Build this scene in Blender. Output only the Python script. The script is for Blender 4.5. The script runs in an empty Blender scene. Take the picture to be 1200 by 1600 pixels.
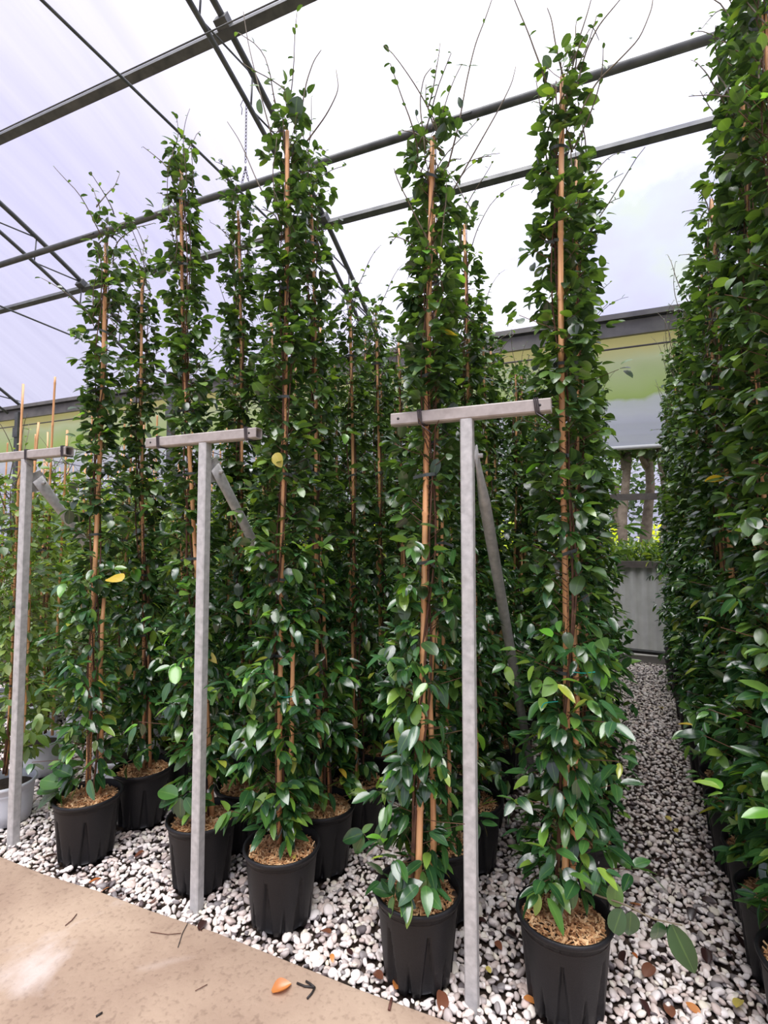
import bpy, math, random
import numpy as np
from mathutils import Matrix, Vector

S = bpy.context.scene
COL = S.collection
rng = np.random.default_rng(7)
random.seed(7)

# ------------------------------------------------------------------ camera
F = 810.0
CAM_H = 1.55
PITCH = math.atan(43 / F)
YAW = math.atan(338 / math.hypot(F, 43))
cam_data = bpy.data.cameras.new('camera')
cam = bpy.data.objects.new('camera', cam_data)
COL.objects.link(cam)
cam.location = (0, 0, CAM_H)
cam.rotation_euler = (math.pi / 2 + PITCH, 0, YAW)
cam_data.sensor_fit = 'HORIZONTAL'
cam_data.sensor_width = 36.0
cam_data.lens = F / 1200 * 36.0
cam_data.clip_start = 0.05
cam_data.clip_end = 300
S.camera = cam

# ------------------------------------------------------------------ sky
world = bpy.data.worlds.new('overcast_sky')
S.world = world
world.use_nodes = True
wn, wl = world.node_tree.nodes, world.node_tree.links
wn.clear()
w_out = wn.new('ShaderNodeOutputWorld')
w_bg = wn.new('ShaderNodeBackground')
w_tc = wn.new('ShaderNodeTexCoord')
w_sep = wn.new('ShaderNodeSeparateXYZ')
wl.new(w_tc.outputs['Generated'], w_sep.inputs[0])
w_el = wn.new('ShaderNodeValToRGB')          # overcast: brighter towards the zenith
w_el.color_ramp.elements[0].position = 0.0
w_el.color_ramp.elements[0].color = (0.40, 0.40, 0.53, 1)
w_el.color_ramp.elements[1].position = 1.0
w_el.color_ramp.elements[1].color = (1.05, 1.04, 1.10, 1)
e = w_el.color_ramp.elements.new(0.55)
e.color = (0.47, 0.45, 0.68, 1)
wl.new(w_sep.outputs['Z'], w_el.inputs[0])
w_dot = wn.new('ShaderNodeVectorMath')
w_dot.operation = 'DOT_PRODUCT'
wl.new(w_tc.outputs['Generated'], w_dot.inputs[0])
_s = Vector((0.06, 0.70, 0.68)).normalized()   # the sun behind thin cloud
w_dot.inputs[1].default_value = _s
w_gl = wn.new('ShaderNodeMapRange')
w_gl.interpolation_type = 'SMOOTHSTEP'
w_gl.inputs['From Min'].default_value = 0.74
w_gl.inputs['From Max'].default_value = 1.0
w_gl.inputs['To Min'].default_value = 0.0
w_gl.inputs['To Max'].default_value = 0.85
wl.new(w_dot.outputs['Value'], w_gl.inputs['Value'])
w_mix = wn.new('ShaderNodeMix')
w_mix.data_type = 'RGBA'
w_mix.blend_type = 'ADD'
w_mix.inputs['Factor'].default_value = 1.0
wl.new(w_el.outputs[0], w_mix.inputs[6])
wl.new(w_gl.outputs[0], w_mix.inputs[7])
wl.new(w_mix.outputs[2], w_bg.inputs['Color'])
w_bg.inputs['Strength'].default_value = 1.0
wl.new(w_bg.outputs[0], w_out.inputs['Surface'])

sun_d = bpy.data.lights.new('veiled_sun', 'SUN')
sun_d.energy = 5.0
sun_d.angle = math.radians(50)
sun_d.color = (1.0, 0.97, 0.93)
sun = bpy.data.objects.new('veiled_sun', sun_d)
COL.objects.link(sun)
sun.rotation_euler = Vector((0.10, -0.42, 1.3)).to_track_quat('Z', 'Y').to_euler()

S.view_settings.view_transform = 'Standard'
S.view_settings.look = 'None'
S.view_settings.gamma = 1.0
S.view_settings.use_curve_mapping = False
S.view_settings.exposure = 0.40
S.cycles.use_denoising = True
S.cycles.max_bounces = 7
S.cycles.diffuse_bounces = 3
S.cycles.glossy_bounces = 3
S.cycles.transmission_bounces = 4
S.cycles.transparent_max_bounces = 8

# ------------------------------------------------------------------ pixel helpers (place things where the photo shows them)
_cp, _sp = math.cos(PITCH), math.sin(PITCH)
_cy, _sy = math.cos(YAW), math.sin(YAW)
FWD = np.array([-_sy * _cp, _cy * _cp, _sp])
RGT = np.array([_cy, _sy, 0.0])
UPV = np.cross(RGT, FWD)
EYE = np.array([0, 0, CAM_H])
def ray(x, y): return FWD * F + RGT * (x - 600) + UPV * (800 - y)
def at_z(x, y, z=0.0):
    d = ray(x, y); return EYE + d * ((z - CAM_H) / d[2])
def at_y(x, y, Y):
    d = ray(x, y); return EYE + d * (Y / d[1])

# ------------------------------------------------------------------ materials
def new_mat(name):
    m = bpy.data.materials.new(name)
    m.use_nodes = True
    n, l = m.node_tree.nodes, m.node_tree.links
    return m, n, l, n['Principled BSDF']

def ramp(n, stops, interp='LINEAR'):
    r = n.new('ShaderNodeValToRGB')
    r.color_ramp.interpolation = interp
    el = r.color_ramp.elements
    el[0].position, el[0].color = stops[0][0], (*stops[0][1], 1)
    el[1].position, el[1].color = stops[1][0], (*stops[1][1], 1)
    for p, c in stops[2:]:
        k = el.new(p); k.color = (*c, 1)
    return r

def piece_random(n, l):
    """one random number for each piece: its own object, or its island in a joined mesh"""
    oi = n.new('ShaderNodeObjectInfo')
    ge = n.new('ShaderNodeNewGeometry')
    a = n.new('ShaderNodeMath'); a.operation = 'ADD'
    l.new(oi.outputs['Random'], a.inputs[0]); l.new(ge.outputs['Random Per Island'], a.inputs[1])
    f = n.new('ShaderNodeMath'); f.operation = 'FRACT'
    l.new(a.outputs[0], f.inputs[0])
    return f.outputs[0]

def leaf_material(name, stops, rough=0.22, transl=0.17, midrib=(0.16, 0.30, 0.07)):
    m, n, l, b = new_mat(name)
    r = ramp(n, stops)
    l.new(piece_random(n, l), r.inputs[0])
    uv = n.new('ShaderNodeUVMap')
    sx = n.new('ShaderNodeSeparateXYZ'); l.new(uv.outputs[0], sx.inputs[0])
    d = n.new('ShaderNodeMath'); d.operation = 'SUBTRACT'; l.new(sx.outputs['Y'], d.inputs[0]); d.inputs[1].default_value = 0.5
    ab = n.new('ShaderNodeMath'); ab.operation = 'ABSOLUTE'; l.new(d.outputs[0], ab.inputs[0])
    mr = n.new('ShaderNodeMapRange'); mr.inputs['From Min'].default_value = 0.015; mr.inputs['From Max'].default_value = 0.05
    mr.inputs['To Min'].default_value = 0.38; mr.inputs['To Max'].default_value = 0.0
    l.new(ab.outputs[0], mr.inputs['Value'])
    mx = n.new('ShaderNodeMix'); mx.data_type = 'RGBA'
    l.new(mr.outputs[0], mx.inputs['Factor']); l.new(r.outputs[0], mx.inputs[6]); mx.inputs[7].default_value = (*midrib, 1)
    l.new(mx.outputs[2], b.inputs['Base Color'])
    b.inputs['Roughness'].default_value = rough
    b.inputs['Specular IOR Level'].default_value = 1.0
    tr = n.new('ShaderNodeBsdfTranslucent')
    br = n.new('ShaderNodeMix'); br.data_type = 'RGBA'; br.blend_type = 'MULTIPLY'; br.inputs['Factor'].default_value = 1.0
    l.new(mx.outputs[2], br.inputs[6]); br.inputs[7].default_value = (2.6, 2.4, 0.9, 1)
    l.new(br.outputs[2], tr.inputs['Color'])
    ms = n.new('ShaderNodeMixShader'); ms.inputs[0].default_value = transl
    l.new(b.outputs[0], ms.inputs[1]); l.new(tr.outputs[0], ms.inputs[2])
    l.new(ms.outputs[0], n['Material Output'].inputs['Surface'])
    return m

M = {}
M['leaf'] = leaf_material('glossy_vine_leaf', [(0.0, (0.016, 0.056, 0.019)), (0.35, (0.027, 0.088, 0.027)), (0.64, (0.048, 0.140, 0.033)),
                                              (0.82, (0.090, 0.205, 0.042)), (0.94, (0.16, 0.29, 0.05)), (0.985, (0.24, 0.38, 0.06)), (1.0, (0.40, 0.42, 0.06))])
M['leaf_upper'] = leaf_material('upper_vine_leaf', [(0.0, (0.022, 0.054, 0.022)), (0.4, (0.040, 0.088, 0.027)), (0.78, (0.075, 0.150, 0.034)),
                                              (0.95, (0.13, 0.25, 0.045)), (1.0, (0.20, 0.32, 0.05))], rough=0.28, transl=0.22)
M['leaf_young'] = leaf_material('young_lime_leaf', [(0.0, (0.10, 0.30, 0.03)), (1.0, (0.22, 0.46, 0.07))], transl=0.3)
M['leaf_yellow'] = leaf_material('yellowed_leaf', [(0.0, (0.55, 0.38, 0.03)), (1.0, (0.45, 0.42, 0.06))], rough=0.5, midrib=(0.6, 0.5, 0.15))
M['leaf_dusty'] = leaf_material('low_vine_leaf', [(0.0, (0.030, 0.085, 0.038)), (1.0, (0.05, 0.14, 0.05))], transl=0.15)
M['leaf_pale'] = leaf_material('pale_shrub_leaf', [(0.0, (0.05, 0.11, 0.025)), (0.5, (0.10, 0.19, 0.035)), (0.85, (0.19, 0.29, 0.06)), (1.0, (0.30, 0.40, 0.09))], rough=0.4, transl=0.3)
M['leaf_tree'] = leaf_material('tree_leaf', [(0.0, (0.02, 0.05, 0.018)), (0.6, (0.045, 0.10, 0.03)), (1.0, (0.11, 0.19, 0.05))], rough=0.5, transl=0.3)
M['leaf_gold'] = leaf_material('golden_hedge_leaf', [(0.0, (0.30, 0.40, 0.03)), (1.0, (0.62, 0.68, 0.08))], rough=0.5, transl=0.35)

def plain(name, col, rough=0.6, metal=0.0, noise=None, bump=0.0, scale=30.0, spec=None):
    m, n, l, b = new_mat(name)
    b.inputs['Roughness'].default_value = rough
    b.inputs['Metallic'].default_value = metal
    if spec is not None: b.inputs['Specular IOR Level'].default_value = spec
    b.inputs['Base Color'].default_value = (*col, 1)
    if noise is not None or bump:
        tc = n.new('ShaderNodeTexCoord')
        nz = n.new('ShaderNodeTexNoise'); nz.inputs['Scale'].default_value = scale; nz.inputs['Detail'].default_value = 6
        l.new(tc.outputs['Object'], nz.inputs['Vector'])
        if noise is not None:
            r = ramp(n, [(0.3, col), (0.72, noise)])
            l.new(nz.outputs['Fac'], r.inputs[0]); l.new(r.outputs[0], b.inputs['Base Color'])
        if bump:
            bp = n.new('ShaderNodeBump'); bp.inputs['Strength'].default_value = bump; bp.inputs['Distance'].default_value = 0.01
            l.new(nz.outputs['Fac'], bp.inputs['Height']); l.new(bp.outputs[0], b.inputs['Normal'])
    return m

M['galv'] = plain('weathered_galvanised_steel', (0.42, 0.42, 0.405), 0.55, 0.15, noise=(0.62, 0.615, 0.595), bump=0.15, scale=38)
M['galv_brown'] = plain('dusty_galvanised_bar', (0.33, 0.295, 0.27), 0.6, 0.1, noise=(0.50, 0.46, 0.43), bump=0.1, scale=22)
M['frame'] = plain('dark_galvanised_frame', (0.065, 0.07, 0.07), 0.5, 0.3, noise=(0.125, 0.13, 0.125), scale=9)
M['gutter'] = plain('gutter_steel', (0.12, 0.115, 0.11), 0.55, 0.3, noise=(0.21, 0.20, 0.185), scale=4)
M['wire'] = plain('dark_wire', (0.09, 0.08, 0.09), 0.5, 0.5)
M['pot'] = plain('black_plastic', (0.008, 0.008, 0.009), 0.48, 0, noise=(0.016, 0.016, 0.0175), bump=0.12, scale=260, spec=0.35)
M['pot_white'] = plain('white_plastic', (0.62, 0.66, 0.72), 0.4, 0, noise=(0.72, 0.75, 0.79), scale=8)
M['soil'] = plain('dark_soil', (0.025, 0.017, 0.012), 0.95, 0, noise=(0.07, 0.045, 0.03), bump=0.6, scale=60)
M['stem'] = plain('woody_stem', (0.07, 0.03, 0.018), 0.7, 0, noise=(0.17, 0.085, 0.045), scale=40)
M['shoot'] = plain('thin_shoot', (0.10, 0.075, 0.05), 0.6, 0, noise=(0.17, 0.14, 0.08), scale=20)
M['tie'] = plain('grey_tie_tape', (0.06, 0.075, 0.07), 0.5, 0)
M['tie_teal'] = plain('teal_twine', (0.0, 0.32, 0.25), 0.5, 0)
M['white_tube'] = plain('white_roll_tube', (0.7, 0.7, 0.68), 0.5, 0)
M['corr'] = plain('corrugated_sheet', (0.66, 0.66, 0.62), 0.5, 0.1, noise=(0.82, 0.82, 0.78), scale=6)
M['rail'] = plain('brown_grey_rail', (0.10, 0.085, 0.075), 0.7, 0, noise=(0.16, 0.14, 0.12), scale=15)
M['bark'] = plain('tree_bark', (0.17, 0.13, 0.105), 0.9, 0, noise=(0.33, 0.27, 0.22), bump=0.6, scale=14)
M['black_pipe'] = plain('black_pipe', (0.012, 0.012, 0.012), 0.5)
M['kerb'] = plain('concrete_kerb', (0.34, 0.32, 0.29), 0.85, 0, noise=(0.45, 0.43, 0.39), scale=8)
M['outdoor'] = plain('outdoor_ground', (0.10, 0.11, 0.06), 0.95, 0, noise=(0.2, 0.18, 0.12), scale=0.8)

# bamboo
m, n, l, b = new_mat('bamboo')
tc = n.new('ShaderNodeTexCoord'); mp = n.new('ShaderNodeMapping'); mp.inputs['Scale'].default_value = (30, 30, 1.2)
l.new(tc.outputs['Object'], mp.inputs[0])
nz = n.new('ShaderNodeTexNoise'); nz.inputs['Scale'].default_value = 3; nz.inputs['Detail'].default_value = 5
l.new(mp.outputs[0], nz.inputs['Vector'])
r = ramp(n, [(0.25, (0.46, 0.21, 0.085)), (0.75, (0.92, 0.56, 0.30)), (0.5, (0.82, 0.43, 0.19))])
l.new(nz.outputs['Fac'], r.inputs[0]); l.new(r.outputs[0], b.inputs['Base Color'])
b.inputs['Roughness'].default_value = 0.45
M['bamboo'] = m

# bark chips / pebbles / dry leaves: one colour for each piece
def piece_material(name, stops, rough, bump=0.0, scale=60, interp='LINEAR'):
    m, n, l, b = new_mat(name)
    r = ramp(n, stops, interp)
    l.new(piece_random(n, l), r.inputs[0])
    tc = n.new('ShaderNodeTexCoord')
    nz = n.new('ShaderNodeTexNoise'); nz.inputs['Scale'].default_value = scale; nz.inputs['Detail'].default_value = 4
    l.new(tc.outputs['Object'], nz.inputs['Vector'])
    v = n.new('ShaderNodeMapRange'); v.inputs['To Min'].default_value = 0.78; v.inputs['To Max'].default_value = 1.15
    l.new(nz.outputs['Fac'], v.inputs['Value'])
    mx = n.new('ShaderNodeMix'); mx.data_type = 'RGBA'; mx.blend_type = 'MULTIPLY'; mx.inputs['Factor'].default_value = 1
    l.new(r.outputs[0], mx.inputs[6]); l.new(v.outputs[0], mx.inputs[7])
    l.new(mx.outputs[2], b.inputs['Base Color'])
    b.inputs['Roughness'].default_value = rough
    if bump:
        bp = n.new('ShaderNodeBump'); bp.inputs['Strength'].default_value = bump; bp.inputs['Distance'].default_value = 0.004
        l.new(nz.outputs['Fac'], bp.inputs['Height']); l.new(bp.outputs[0], b.inputs['Normal'])
    return m
M['chip'] = piece_material('bark_chip', [(0.0, (0.20, 0.08, 0.03)), (0.2, (0.48, 0.23, 0.09)), (0.6, (0.74, 0.43, 0.20)), (1.0, (0.90, 0.64, 0.36))], 0.8)
M['pebble'] = piece_material('washed_pebble', [(0.0, (0.10, 0.07, 0.07)), (0.06, (0.25, 0.23, 0.23)), (0.16, (0.48, 0.42, 0.39)), (0.27, (0.70, 0.57, 0.50)),
                                              (0.5, (0.86, 0.77, 0.71)), (0.8, (0.93, 0.87, 0.83)), (1.0, (0.86, 0.79, 0.64))], 0.5, 0.2, 45)

# concrete slab
m, n, l, b = new_mat('stained_concrete')
tc = n.new('ShaderNodeTexCoord')
def noise(sc, det=6, dist=0.0):
    z = n.new('ShaderNodeTexNoise'); z.inputs['Scale'].default_value = sc; z.inputs['Detail'].default_value = det; z.inputs['Distortion'].default_value = dist
    l.new(tc.outputs['Object'], z.inputs['Vector']); return z
n1, n2, n3 = noise(2.2, 12, 0.3), noise(55, 8), noise(1.3, 9, 1.0)
r1 = ramp(n, [(0.32, (0.27, 0.185, 0.13)), (0.68, (0.43, 0.32, 0.23))]); l.new(n1.outputs['Fac'], r1.inputs[0])
r2 = ramp(n, [(0.32, (0.45, 0.40, 0.38)), (0.46, (1, 1, 1))]); l.new(n2.outputs['Fac'], r2.inputs[0])
mx = n.new('ShaderNodeMix'); mx.data_type = 'RGBA'; mx.blend_type = 'MULTIPLY'; mx.inputs['Factor'].default_value = 0.4
l.new(r1.outputs[0], mx.inputs[6]); l.new(r2.outputs[0], mx.inputs[7])
# pale lime bloom and orange rust blotches
r3 = ramp(n, [(0.58, (0, 0, 0)), (0.70, (1, 1, 1))]); l.new(n3.outputs['Fac'], r3.inputs[0])
m2 = n.new('ShaderNodeMix'); m2.data_type = 'RGBA'; l.new(mx.outputs[2], m2.inputs[6]); m2.inputs[7].default_value = (0.60, 0.52, 0.48, 1)
f3 = n.new('ShaderNodeMath'); f3.operation = 'MULTIPLY'; f3.inputs[1].default_value = 0.7
l.new(r3.outputs[0], f3.inputs[0]); l.new(f3.outputs[0], m2.inputs['Factor'])
l.new(m2.outputs[2], b.inputs['Base Color'])
b.inputs['Roughness'].default_value = 0.72
bp = n.new('ShaderNodeBump'); bp.inputs['Strength'].default_value = 0.35; bp.inputs['Distance'].default_value = 0.006
l.new(n2.outputs['Fac'], bp.inputs['Height']); l.new(bp.outputs[0], b.inputs['Normal'])
M['slab'] = m

TREE_BLUR = (0.50, 6.75, 4.95)
# roof film: clear sheet with milky haze and streaks
m, n, l, b = new_mat('milky_roof_film'); n.remove(b)
tc = n.new('ShaderNodeTexCoord')
mp = n.new('ShaderNodeMapping'); mp.inputs['Scale'].default_value = (2.6, 0.16, 0.16); l.new(tc.outputs['Object'], mp.inputs[0])
nz = n.new('ShaderNodeTexNoise'); nz.inputs['Scale'].default_value = 1.6; nz.inputs['Detail'].default_value = 7; l.new(mp.outputs[0], nz.inputs['Vector'])
r = ramp(n, [(0.3, (0.80, 0.80, 0.86)), (0.7, (0.95, 0.95, 0.97))]); l.new(nz.outputs['Fac'], r.inputs[0])
tp = n.new('ShaderNodeBsdfTransparent'); l.new(r.outputs[0], tp.inputs[0])
tl = n.new('ShaderNodeBsdfTranslucent'); tl.inputs[0].default_value = (0.86, 0.86, 0.9, 1)
# dim blur of trees behind the film, painted into its colour over the aisle
vd = n.new('ShaderNodeVectorMath'); vd.operation = 'DISTANCE'; l.new(tc.outputs['Object'], vd.inputs[0]); vd.inputs[1].default_value = tuple(float(q) for q in TREE_BLUR)
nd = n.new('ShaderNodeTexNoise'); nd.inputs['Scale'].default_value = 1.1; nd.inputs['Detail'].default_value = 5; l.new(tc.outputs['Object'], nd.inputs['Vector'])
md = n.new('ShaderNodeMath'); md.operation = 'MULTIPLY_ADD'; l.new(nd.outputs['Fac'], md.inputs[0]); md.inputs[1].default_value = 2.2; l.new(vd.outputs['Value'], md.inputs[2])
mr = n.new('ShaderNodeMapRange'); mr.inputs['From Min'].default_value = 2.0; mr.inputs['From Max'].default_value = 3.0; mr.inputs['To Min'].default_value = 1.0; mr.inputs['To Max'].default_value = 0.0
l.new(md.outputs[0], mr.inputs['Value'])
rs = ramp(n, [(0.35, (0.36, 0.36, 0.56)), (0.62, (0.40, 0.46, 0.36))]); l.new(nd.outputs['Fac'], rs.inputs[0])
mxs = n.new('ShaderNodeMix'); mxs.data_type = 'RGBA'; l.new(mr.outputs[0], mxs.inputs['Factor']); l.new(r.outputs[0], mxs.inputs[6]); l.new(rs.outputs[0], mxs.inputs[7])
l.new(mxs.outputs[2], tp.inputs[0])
ms = n.new('ShaderNodeMixShader'); ms.inputs[0].default_value = 0.14
l.new(tp.outputs[0], ms.inputs[1]); l.new(tl.outputs[0], ms.inputs[2]); l.new(ms.outputs[0], n['Material Output'].inputs['Surface'])
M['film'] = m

# side curtain film: green algae in its upper part
m, n, l, b = new_mat('algae_stained_curtain')
tc = n.new('ShaderNodeTexCoord'); sx = n.new('ShaderNodeSeparateXYZ'); l.new(tc.outputs['Object'], sx.inputs[0])
nz = n.new('ShaderNodeTexNoise'); nz.inputs['Scale'].default_value = 1.2; nz.inputs['Detail'].default_value = 8
l.new(tc.outputs['Object'], nz.inputs['Vector'])
ad = n.new('ShaderNodeMath'); ad.operation = 'MULTIPLY_ADD'; ad.inputs[1].default_value = 0.55; l.new(nz.outputs['Fac'], ad.inputs[0]); l.new(sx.outputs['Z'], ad.inputs[2])
mr = n.new('ShaderNodeMapRange'); mr.inputs['From Min'].default_value = 3.35; mr.inputs['From Max'].default_value = 4.45
l.new(ad.outputs[0], mr.inputs['Value'])
r = ramp(n, [(0.0, (0.60, 0.62, 0.70)), (0.12, (0.68, 0.70, 0.76)), (0.30, (0.64, 0.68, 0.66)), (0.36, (0.42, 0.55, 0.17)), (0.62, (0.50, 0.60, 0.28)), (0.80, (0.60, 0.66, 0.38)), (1.0, (0.66, 0.60, 0.24))])
l.new(mr.outputs[0], r.inputs[0]); l.new(r.outputs[0], b.inputs['Base Color']); b.inputs['Roughness'].default_value = 0.5
tl = n.new('ShaderNodeBsdfTranslucent'); l.new(r.outputs[0], tl.inputs[0])
ms = n.new('ShaderNodeMixShader'); ms.inputs[0].default_value = 0.65
l.new(b.outputs[0], ms.inputs[1]); l.new(tl.outputs[0], ms.inputs[2]); l.new(ms.outputs[0], n['Material Output'].inputs['Surface'])
M['curtain'] = m

# ------------------------------------------------------------------ mesh helpers
def mesh_np(name, V, faces_flat, sizes, mat=None, uv=None, smooth=True):
    me = bpy.data.meshes.new(name)
    V = np.ascontiguousarray(V, dtype=np.float32)
    faces_flat = np.ascontiguousarray(faces_flat, dtype=np.int32)
    sizes = np.asarray(sizes, dtype=np.int32)
    me.vertices.add(len(V)); me.vertices.foreach_set('co', V.ravel())
    me.loops.add(len(faces_flat)); me.loops.foreach_set('vertex_index', faces_flat)
    st = np.zeros(len(sizes), dtype=np.int32); st[1:] = np.cumsum(sizes)[:-1]
    me.polygons.add(len(sizes)); me.polygons.foreach_set('loop_start', st)
    me.polygons.foreach_set('use_smooth', np.full(len(sizes), smooth, dtype=bool))
    if uv is not None:
        ul = me.uv_layers.new(name='UVMap', do_init=False)
        ul.data.foreach_set('uv', np.ascontiguousarray(uv[faces_flat], dtype=np.float32).ravel())
    me.update(calc_edges=True)
    if mat: me.materials.append(M[mat])
    return me

class Geo:
    """collects verts and faces for one mesh"""
    def __init__(s): s.v = []; s.f = []; s.sz = []; s.n = 0
    def add(s, V, faces):
        V = np.asarray(V, float)
        s.v.append(V)
        for f in faces:
            s.f.extend([i + s.n for i in f]); s.sz.append(len(f))
        s.n += len(V)
    def add_many(s, V, flat, sizes):
        s.v.append(np.asarray(V, float)); s.f.extend((np.asarray(flat) + s.n).tolist()); s.sz.extend(list(sizes)); s.n += len(V)
    def box(s, c, size, R=None):
        hx, hy, hz = [q / 2 for q in size]
        V = np.array([(x, y, z) for x in (-hx, hx) for y in (-hy, hy) for z in (-hz, hz)])
        if R is not None: V = V @ np.asarray(R).T
        s.add(V + np.asarray(c), [(0, 1, 3, 2), (4, 6, 7, 5), (0, 4, 5, 1), (2, 3, 7, 6), (0, 2, 6, 4), (1, 5, 7, 3)])
    def tube(s, pts, rad, k=8, cap=True):
        pts = np.asarray(pts, float); m_ = len(pts)
        rad = np.full(m_, rad) if np.isscalar(rad) else np.asarray(rad)
        T = np.gradient(pts, axis=0); T /= np.linalg.norm(T, axis=1)[:, None] + 1e-12
        ref = np.array([0, 0, 1.0]) if abs(T[0][2]) < 0.9 else np.array([1.0, 0, 0])
        a = np.cross(T[0], ref); a /= np.linalg.norm(a)
        rings = []
        for i in range(m_):
            a = a - T[i] * (a @ T[i]); a /= np.linalg.norm(a) + 1e-12
            bb = np.cross(T[i], a)
            an = np.arange(k) * 2 * math.pi / k
            rings.append(pts[i] + rad[i] * (np.cos(an)[:, None] * a + np.sin(an)[:, None] * bb))
        V = np.concatenate(rings)
        fs = [(i * k + j, i * k + (j + 1) % k, (i + 1) * k + (j + 1) % k, (i + 1) * k + j) for i in range(m_ - 1) for j in range(k)]
        if cap: fs += [tuple(range(k))[::-1], tuple((m_ - 1) * k + j for j in range(k))]
        s.add(V, fs)
    def lathe(s, prof, k=32, c=(0, 0, 0)):
        an = np.arange(k) * 2 * math.pi / k
        V = np.concatenate([np.stack([r_ * np.cos(an), r_ * np.sin(an), np.full(k, z_)], 1) for r_, z_ in prof]) + np.asarray(c)
        fs = [(i * k + j, i * k + (j + 1) % k, (i + 1) * k + (j + 1) % k, (i + 1) * k + j) for i in range(len(prof) - 1) for j in range(k)]
        s.add(V, fs)
    def mesh(s, name, mat, smooth=False):
        return mesh_np(name, np.concatenate(s.v), s.f, s.sz, mat, smooth=smooth)

def link(name, data, parent=None, loc=None, **props):
    o = bpy.data.objects.new(name, data)
    COL.objects.link(o)
    if parent is not None: o.parent = parent
    if loc is not None: o.location = loc
    for k_, v_ in props.items(): o[k_] = v_
    return o
def thing(name, label, cat, loc=(0, 0, 0), group=None, rz=0.0, data=None):
    o = link(name, data, None, loc, label=label, category=cat)
    o.rotation_euler[2] = rz
    if group: o['group'] = group
    return o

def with_mesh(o, me):
    """the same thing as one mesh object"""
    nm = o.name; n_ = bpy.data.objects.new(nm, me); COL.objects.link(n_)
    n_.location = o.location; n_.rotation_euler = o.rotation_euler; n_.scale = o.scale
    for k_ in o.keys(): n_[k_] = o[k_]
    bpy.data.objects.remove(o); n_.name = nm
    return n_

# ------------------------------------------------------------------ setting: ground, slab, gravel
g_ = Geo(); g_.box((-5, 10, -0.30), (90, 90, 0.4))
link('ground', g_.mesh('outdoor_ground', 'outdoor'), kind='structure', label='earth outside and below the greenhouse')

SLAB_Y = 1.70
nx_ = 60
g_ = Geo()
xs = np.linspace(-14, 5, nx_)
edge = SLAB_Y + 0.008 * np.sin(xs * 3.1) + 0.005 * np.sin(xs * 11.3)
V = []
for x_, e_ in zip(xs, edge):
    V += [(x_, -6, 0.012), (x_, e_ - 0.012, 0.012), (x_, e_, 0.002), (x_, e_, -0.12)]
fs = [(4 * i + j, 4 * (i + 1) + j, 4 * (i + 1) + j + 1, 4 * i + j + 1) for i in range(nx_ - 1) for j in range(3)]
g_.add(V, fs)
floor = link('floor', g_.mesh('slab', 'slab'), kind='structure', label='tan stained concrete path beside the gravel')

bed_geo = Geo(); bed_geo.box((-4.5, (SLAB_Y + 7.55) / 2, -0.06), (19, 7.55 - SLAB_Y - 0.0, 0.06))
bed = link('gravel_bed', bed_geo.mesh('gravel_bed', 'soil'), kind='structure', label='bed of white pebbles under the pots')

# pebble shapes
def ico():
    t = (1 + 5 ** 0.5) / 2
    V = np.array([(-1, t, 0), (1, t, 0), (-1, -t, 0), (1, -t, 0), (0, -1, t), (0, 1, t), (0, -1, -t), (0, 1, -t), (t, 0, -1), (t, 0, 1), (-t, 0, -1), (-t, 0, 1)], float)
    V /= np.linalg.norm(V[0])
    Fc = [(0, 11, 5), (0, 5, 1), (0, 1, 7), (0, 7, 10), (0, 10, 11), (1, 5, 9), (5, 11, 4), (11, 10, 2), (10, 7, 6), (7, 1, 8), (3, 9, 4), (3, 4, 2), (3, 2, 6), (3, 6, 8), (3, 8, 9), (4, 9, 5), (2, 4, 11), (6, 2, 10), (8, 6, 7), (9, 8, 1)]
    return V, Fc
def subdiv(V, Fc):
    V = [tuple(v) for v in V]; cache = {}
    def mid(a, b_):
        k = (min(a, b_), max(a, b_))
        if k not in cache:
            p = (np.array(V[a]) + V[b_]); p = p / np.linalg.norm(p); V.append(tuple(p)); cache[k] = len(V) - 1
        return cache[k]
    out = []
    for a, b_, c in Fc:
        x_, y_, z_ = mid(a, b_), mid(b_, c), mid(c, a)
        out += [(a, x_, z_), (b_, y_, x_), (c, z_, y_), (x_, y_, z_)]
    return np.array(V), out
ICO0 = ico(); ICO1 = subdiv(*ICO0)
def rand_rot(k, tilt=1.0):
    """k rotation matrices about random axes; tilt<1 keeps z mostly up"""
    az = rng.uniform(0, 2 * math.pi, k); ti = rng.normal(0, 0.35 * tilt, k); tj = rng.normal(0, 0.35 * tilt, k)
    cz, sz = np.cos(az), np.sin(az); R = np.zeros((k, 3, 3))
    Rz = np.zeros((k, 3, 3)); Rz[:, 0, 0] = cz; Rz[:, 0, 1] = -sz; Rz[:, 1, 0] = sz; Rz[:, 1, 1] = cz; Rz[:, 2, 2] = 1
    Rx = np.zeros((k, 3, 3)); Rx[:, 0, 0] = 1; Rx[:, 1, 1] = np.cos(ti); Rx[:, 1, 2] = -np.sin(ti); Rx[:, 2, 1] = np.sin(ti); Rx[:, 2, 2] = np.cos(ti)
    Ry = np.zeros((k, 3, 3)); Ry[:, 1, 1] = 1; Ry[:, 0, 0] = np.cos(tj); Ry[:, 0, 2] = np.sin(tj); Ry[:, 2, 0] = -np.sin(tj); Ry[:, 2, 2] = np.cos(tj)
    return Ry @ Rx @ Rz
def pebble_template(base, seed):
    r_ = np.random.default_rng(seed); V = base[0].copy()
    for _ in range(5):
        d = r_.normal(size=3); d /= np.linalg.norm(d); h = r_.uniform(0.5, 0.85)
        over = np.clip(V @ d - h, 0, None); V = V - over[:, None] * d * 0.9     # knock flats into it
    return V * np.array([1.0, r_.uniform(0.62, 0.85), r_.uniform(0.42, 0.62)])
P_HI = [pebble_template(ICO1, i) for i in range(8)]
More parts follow.
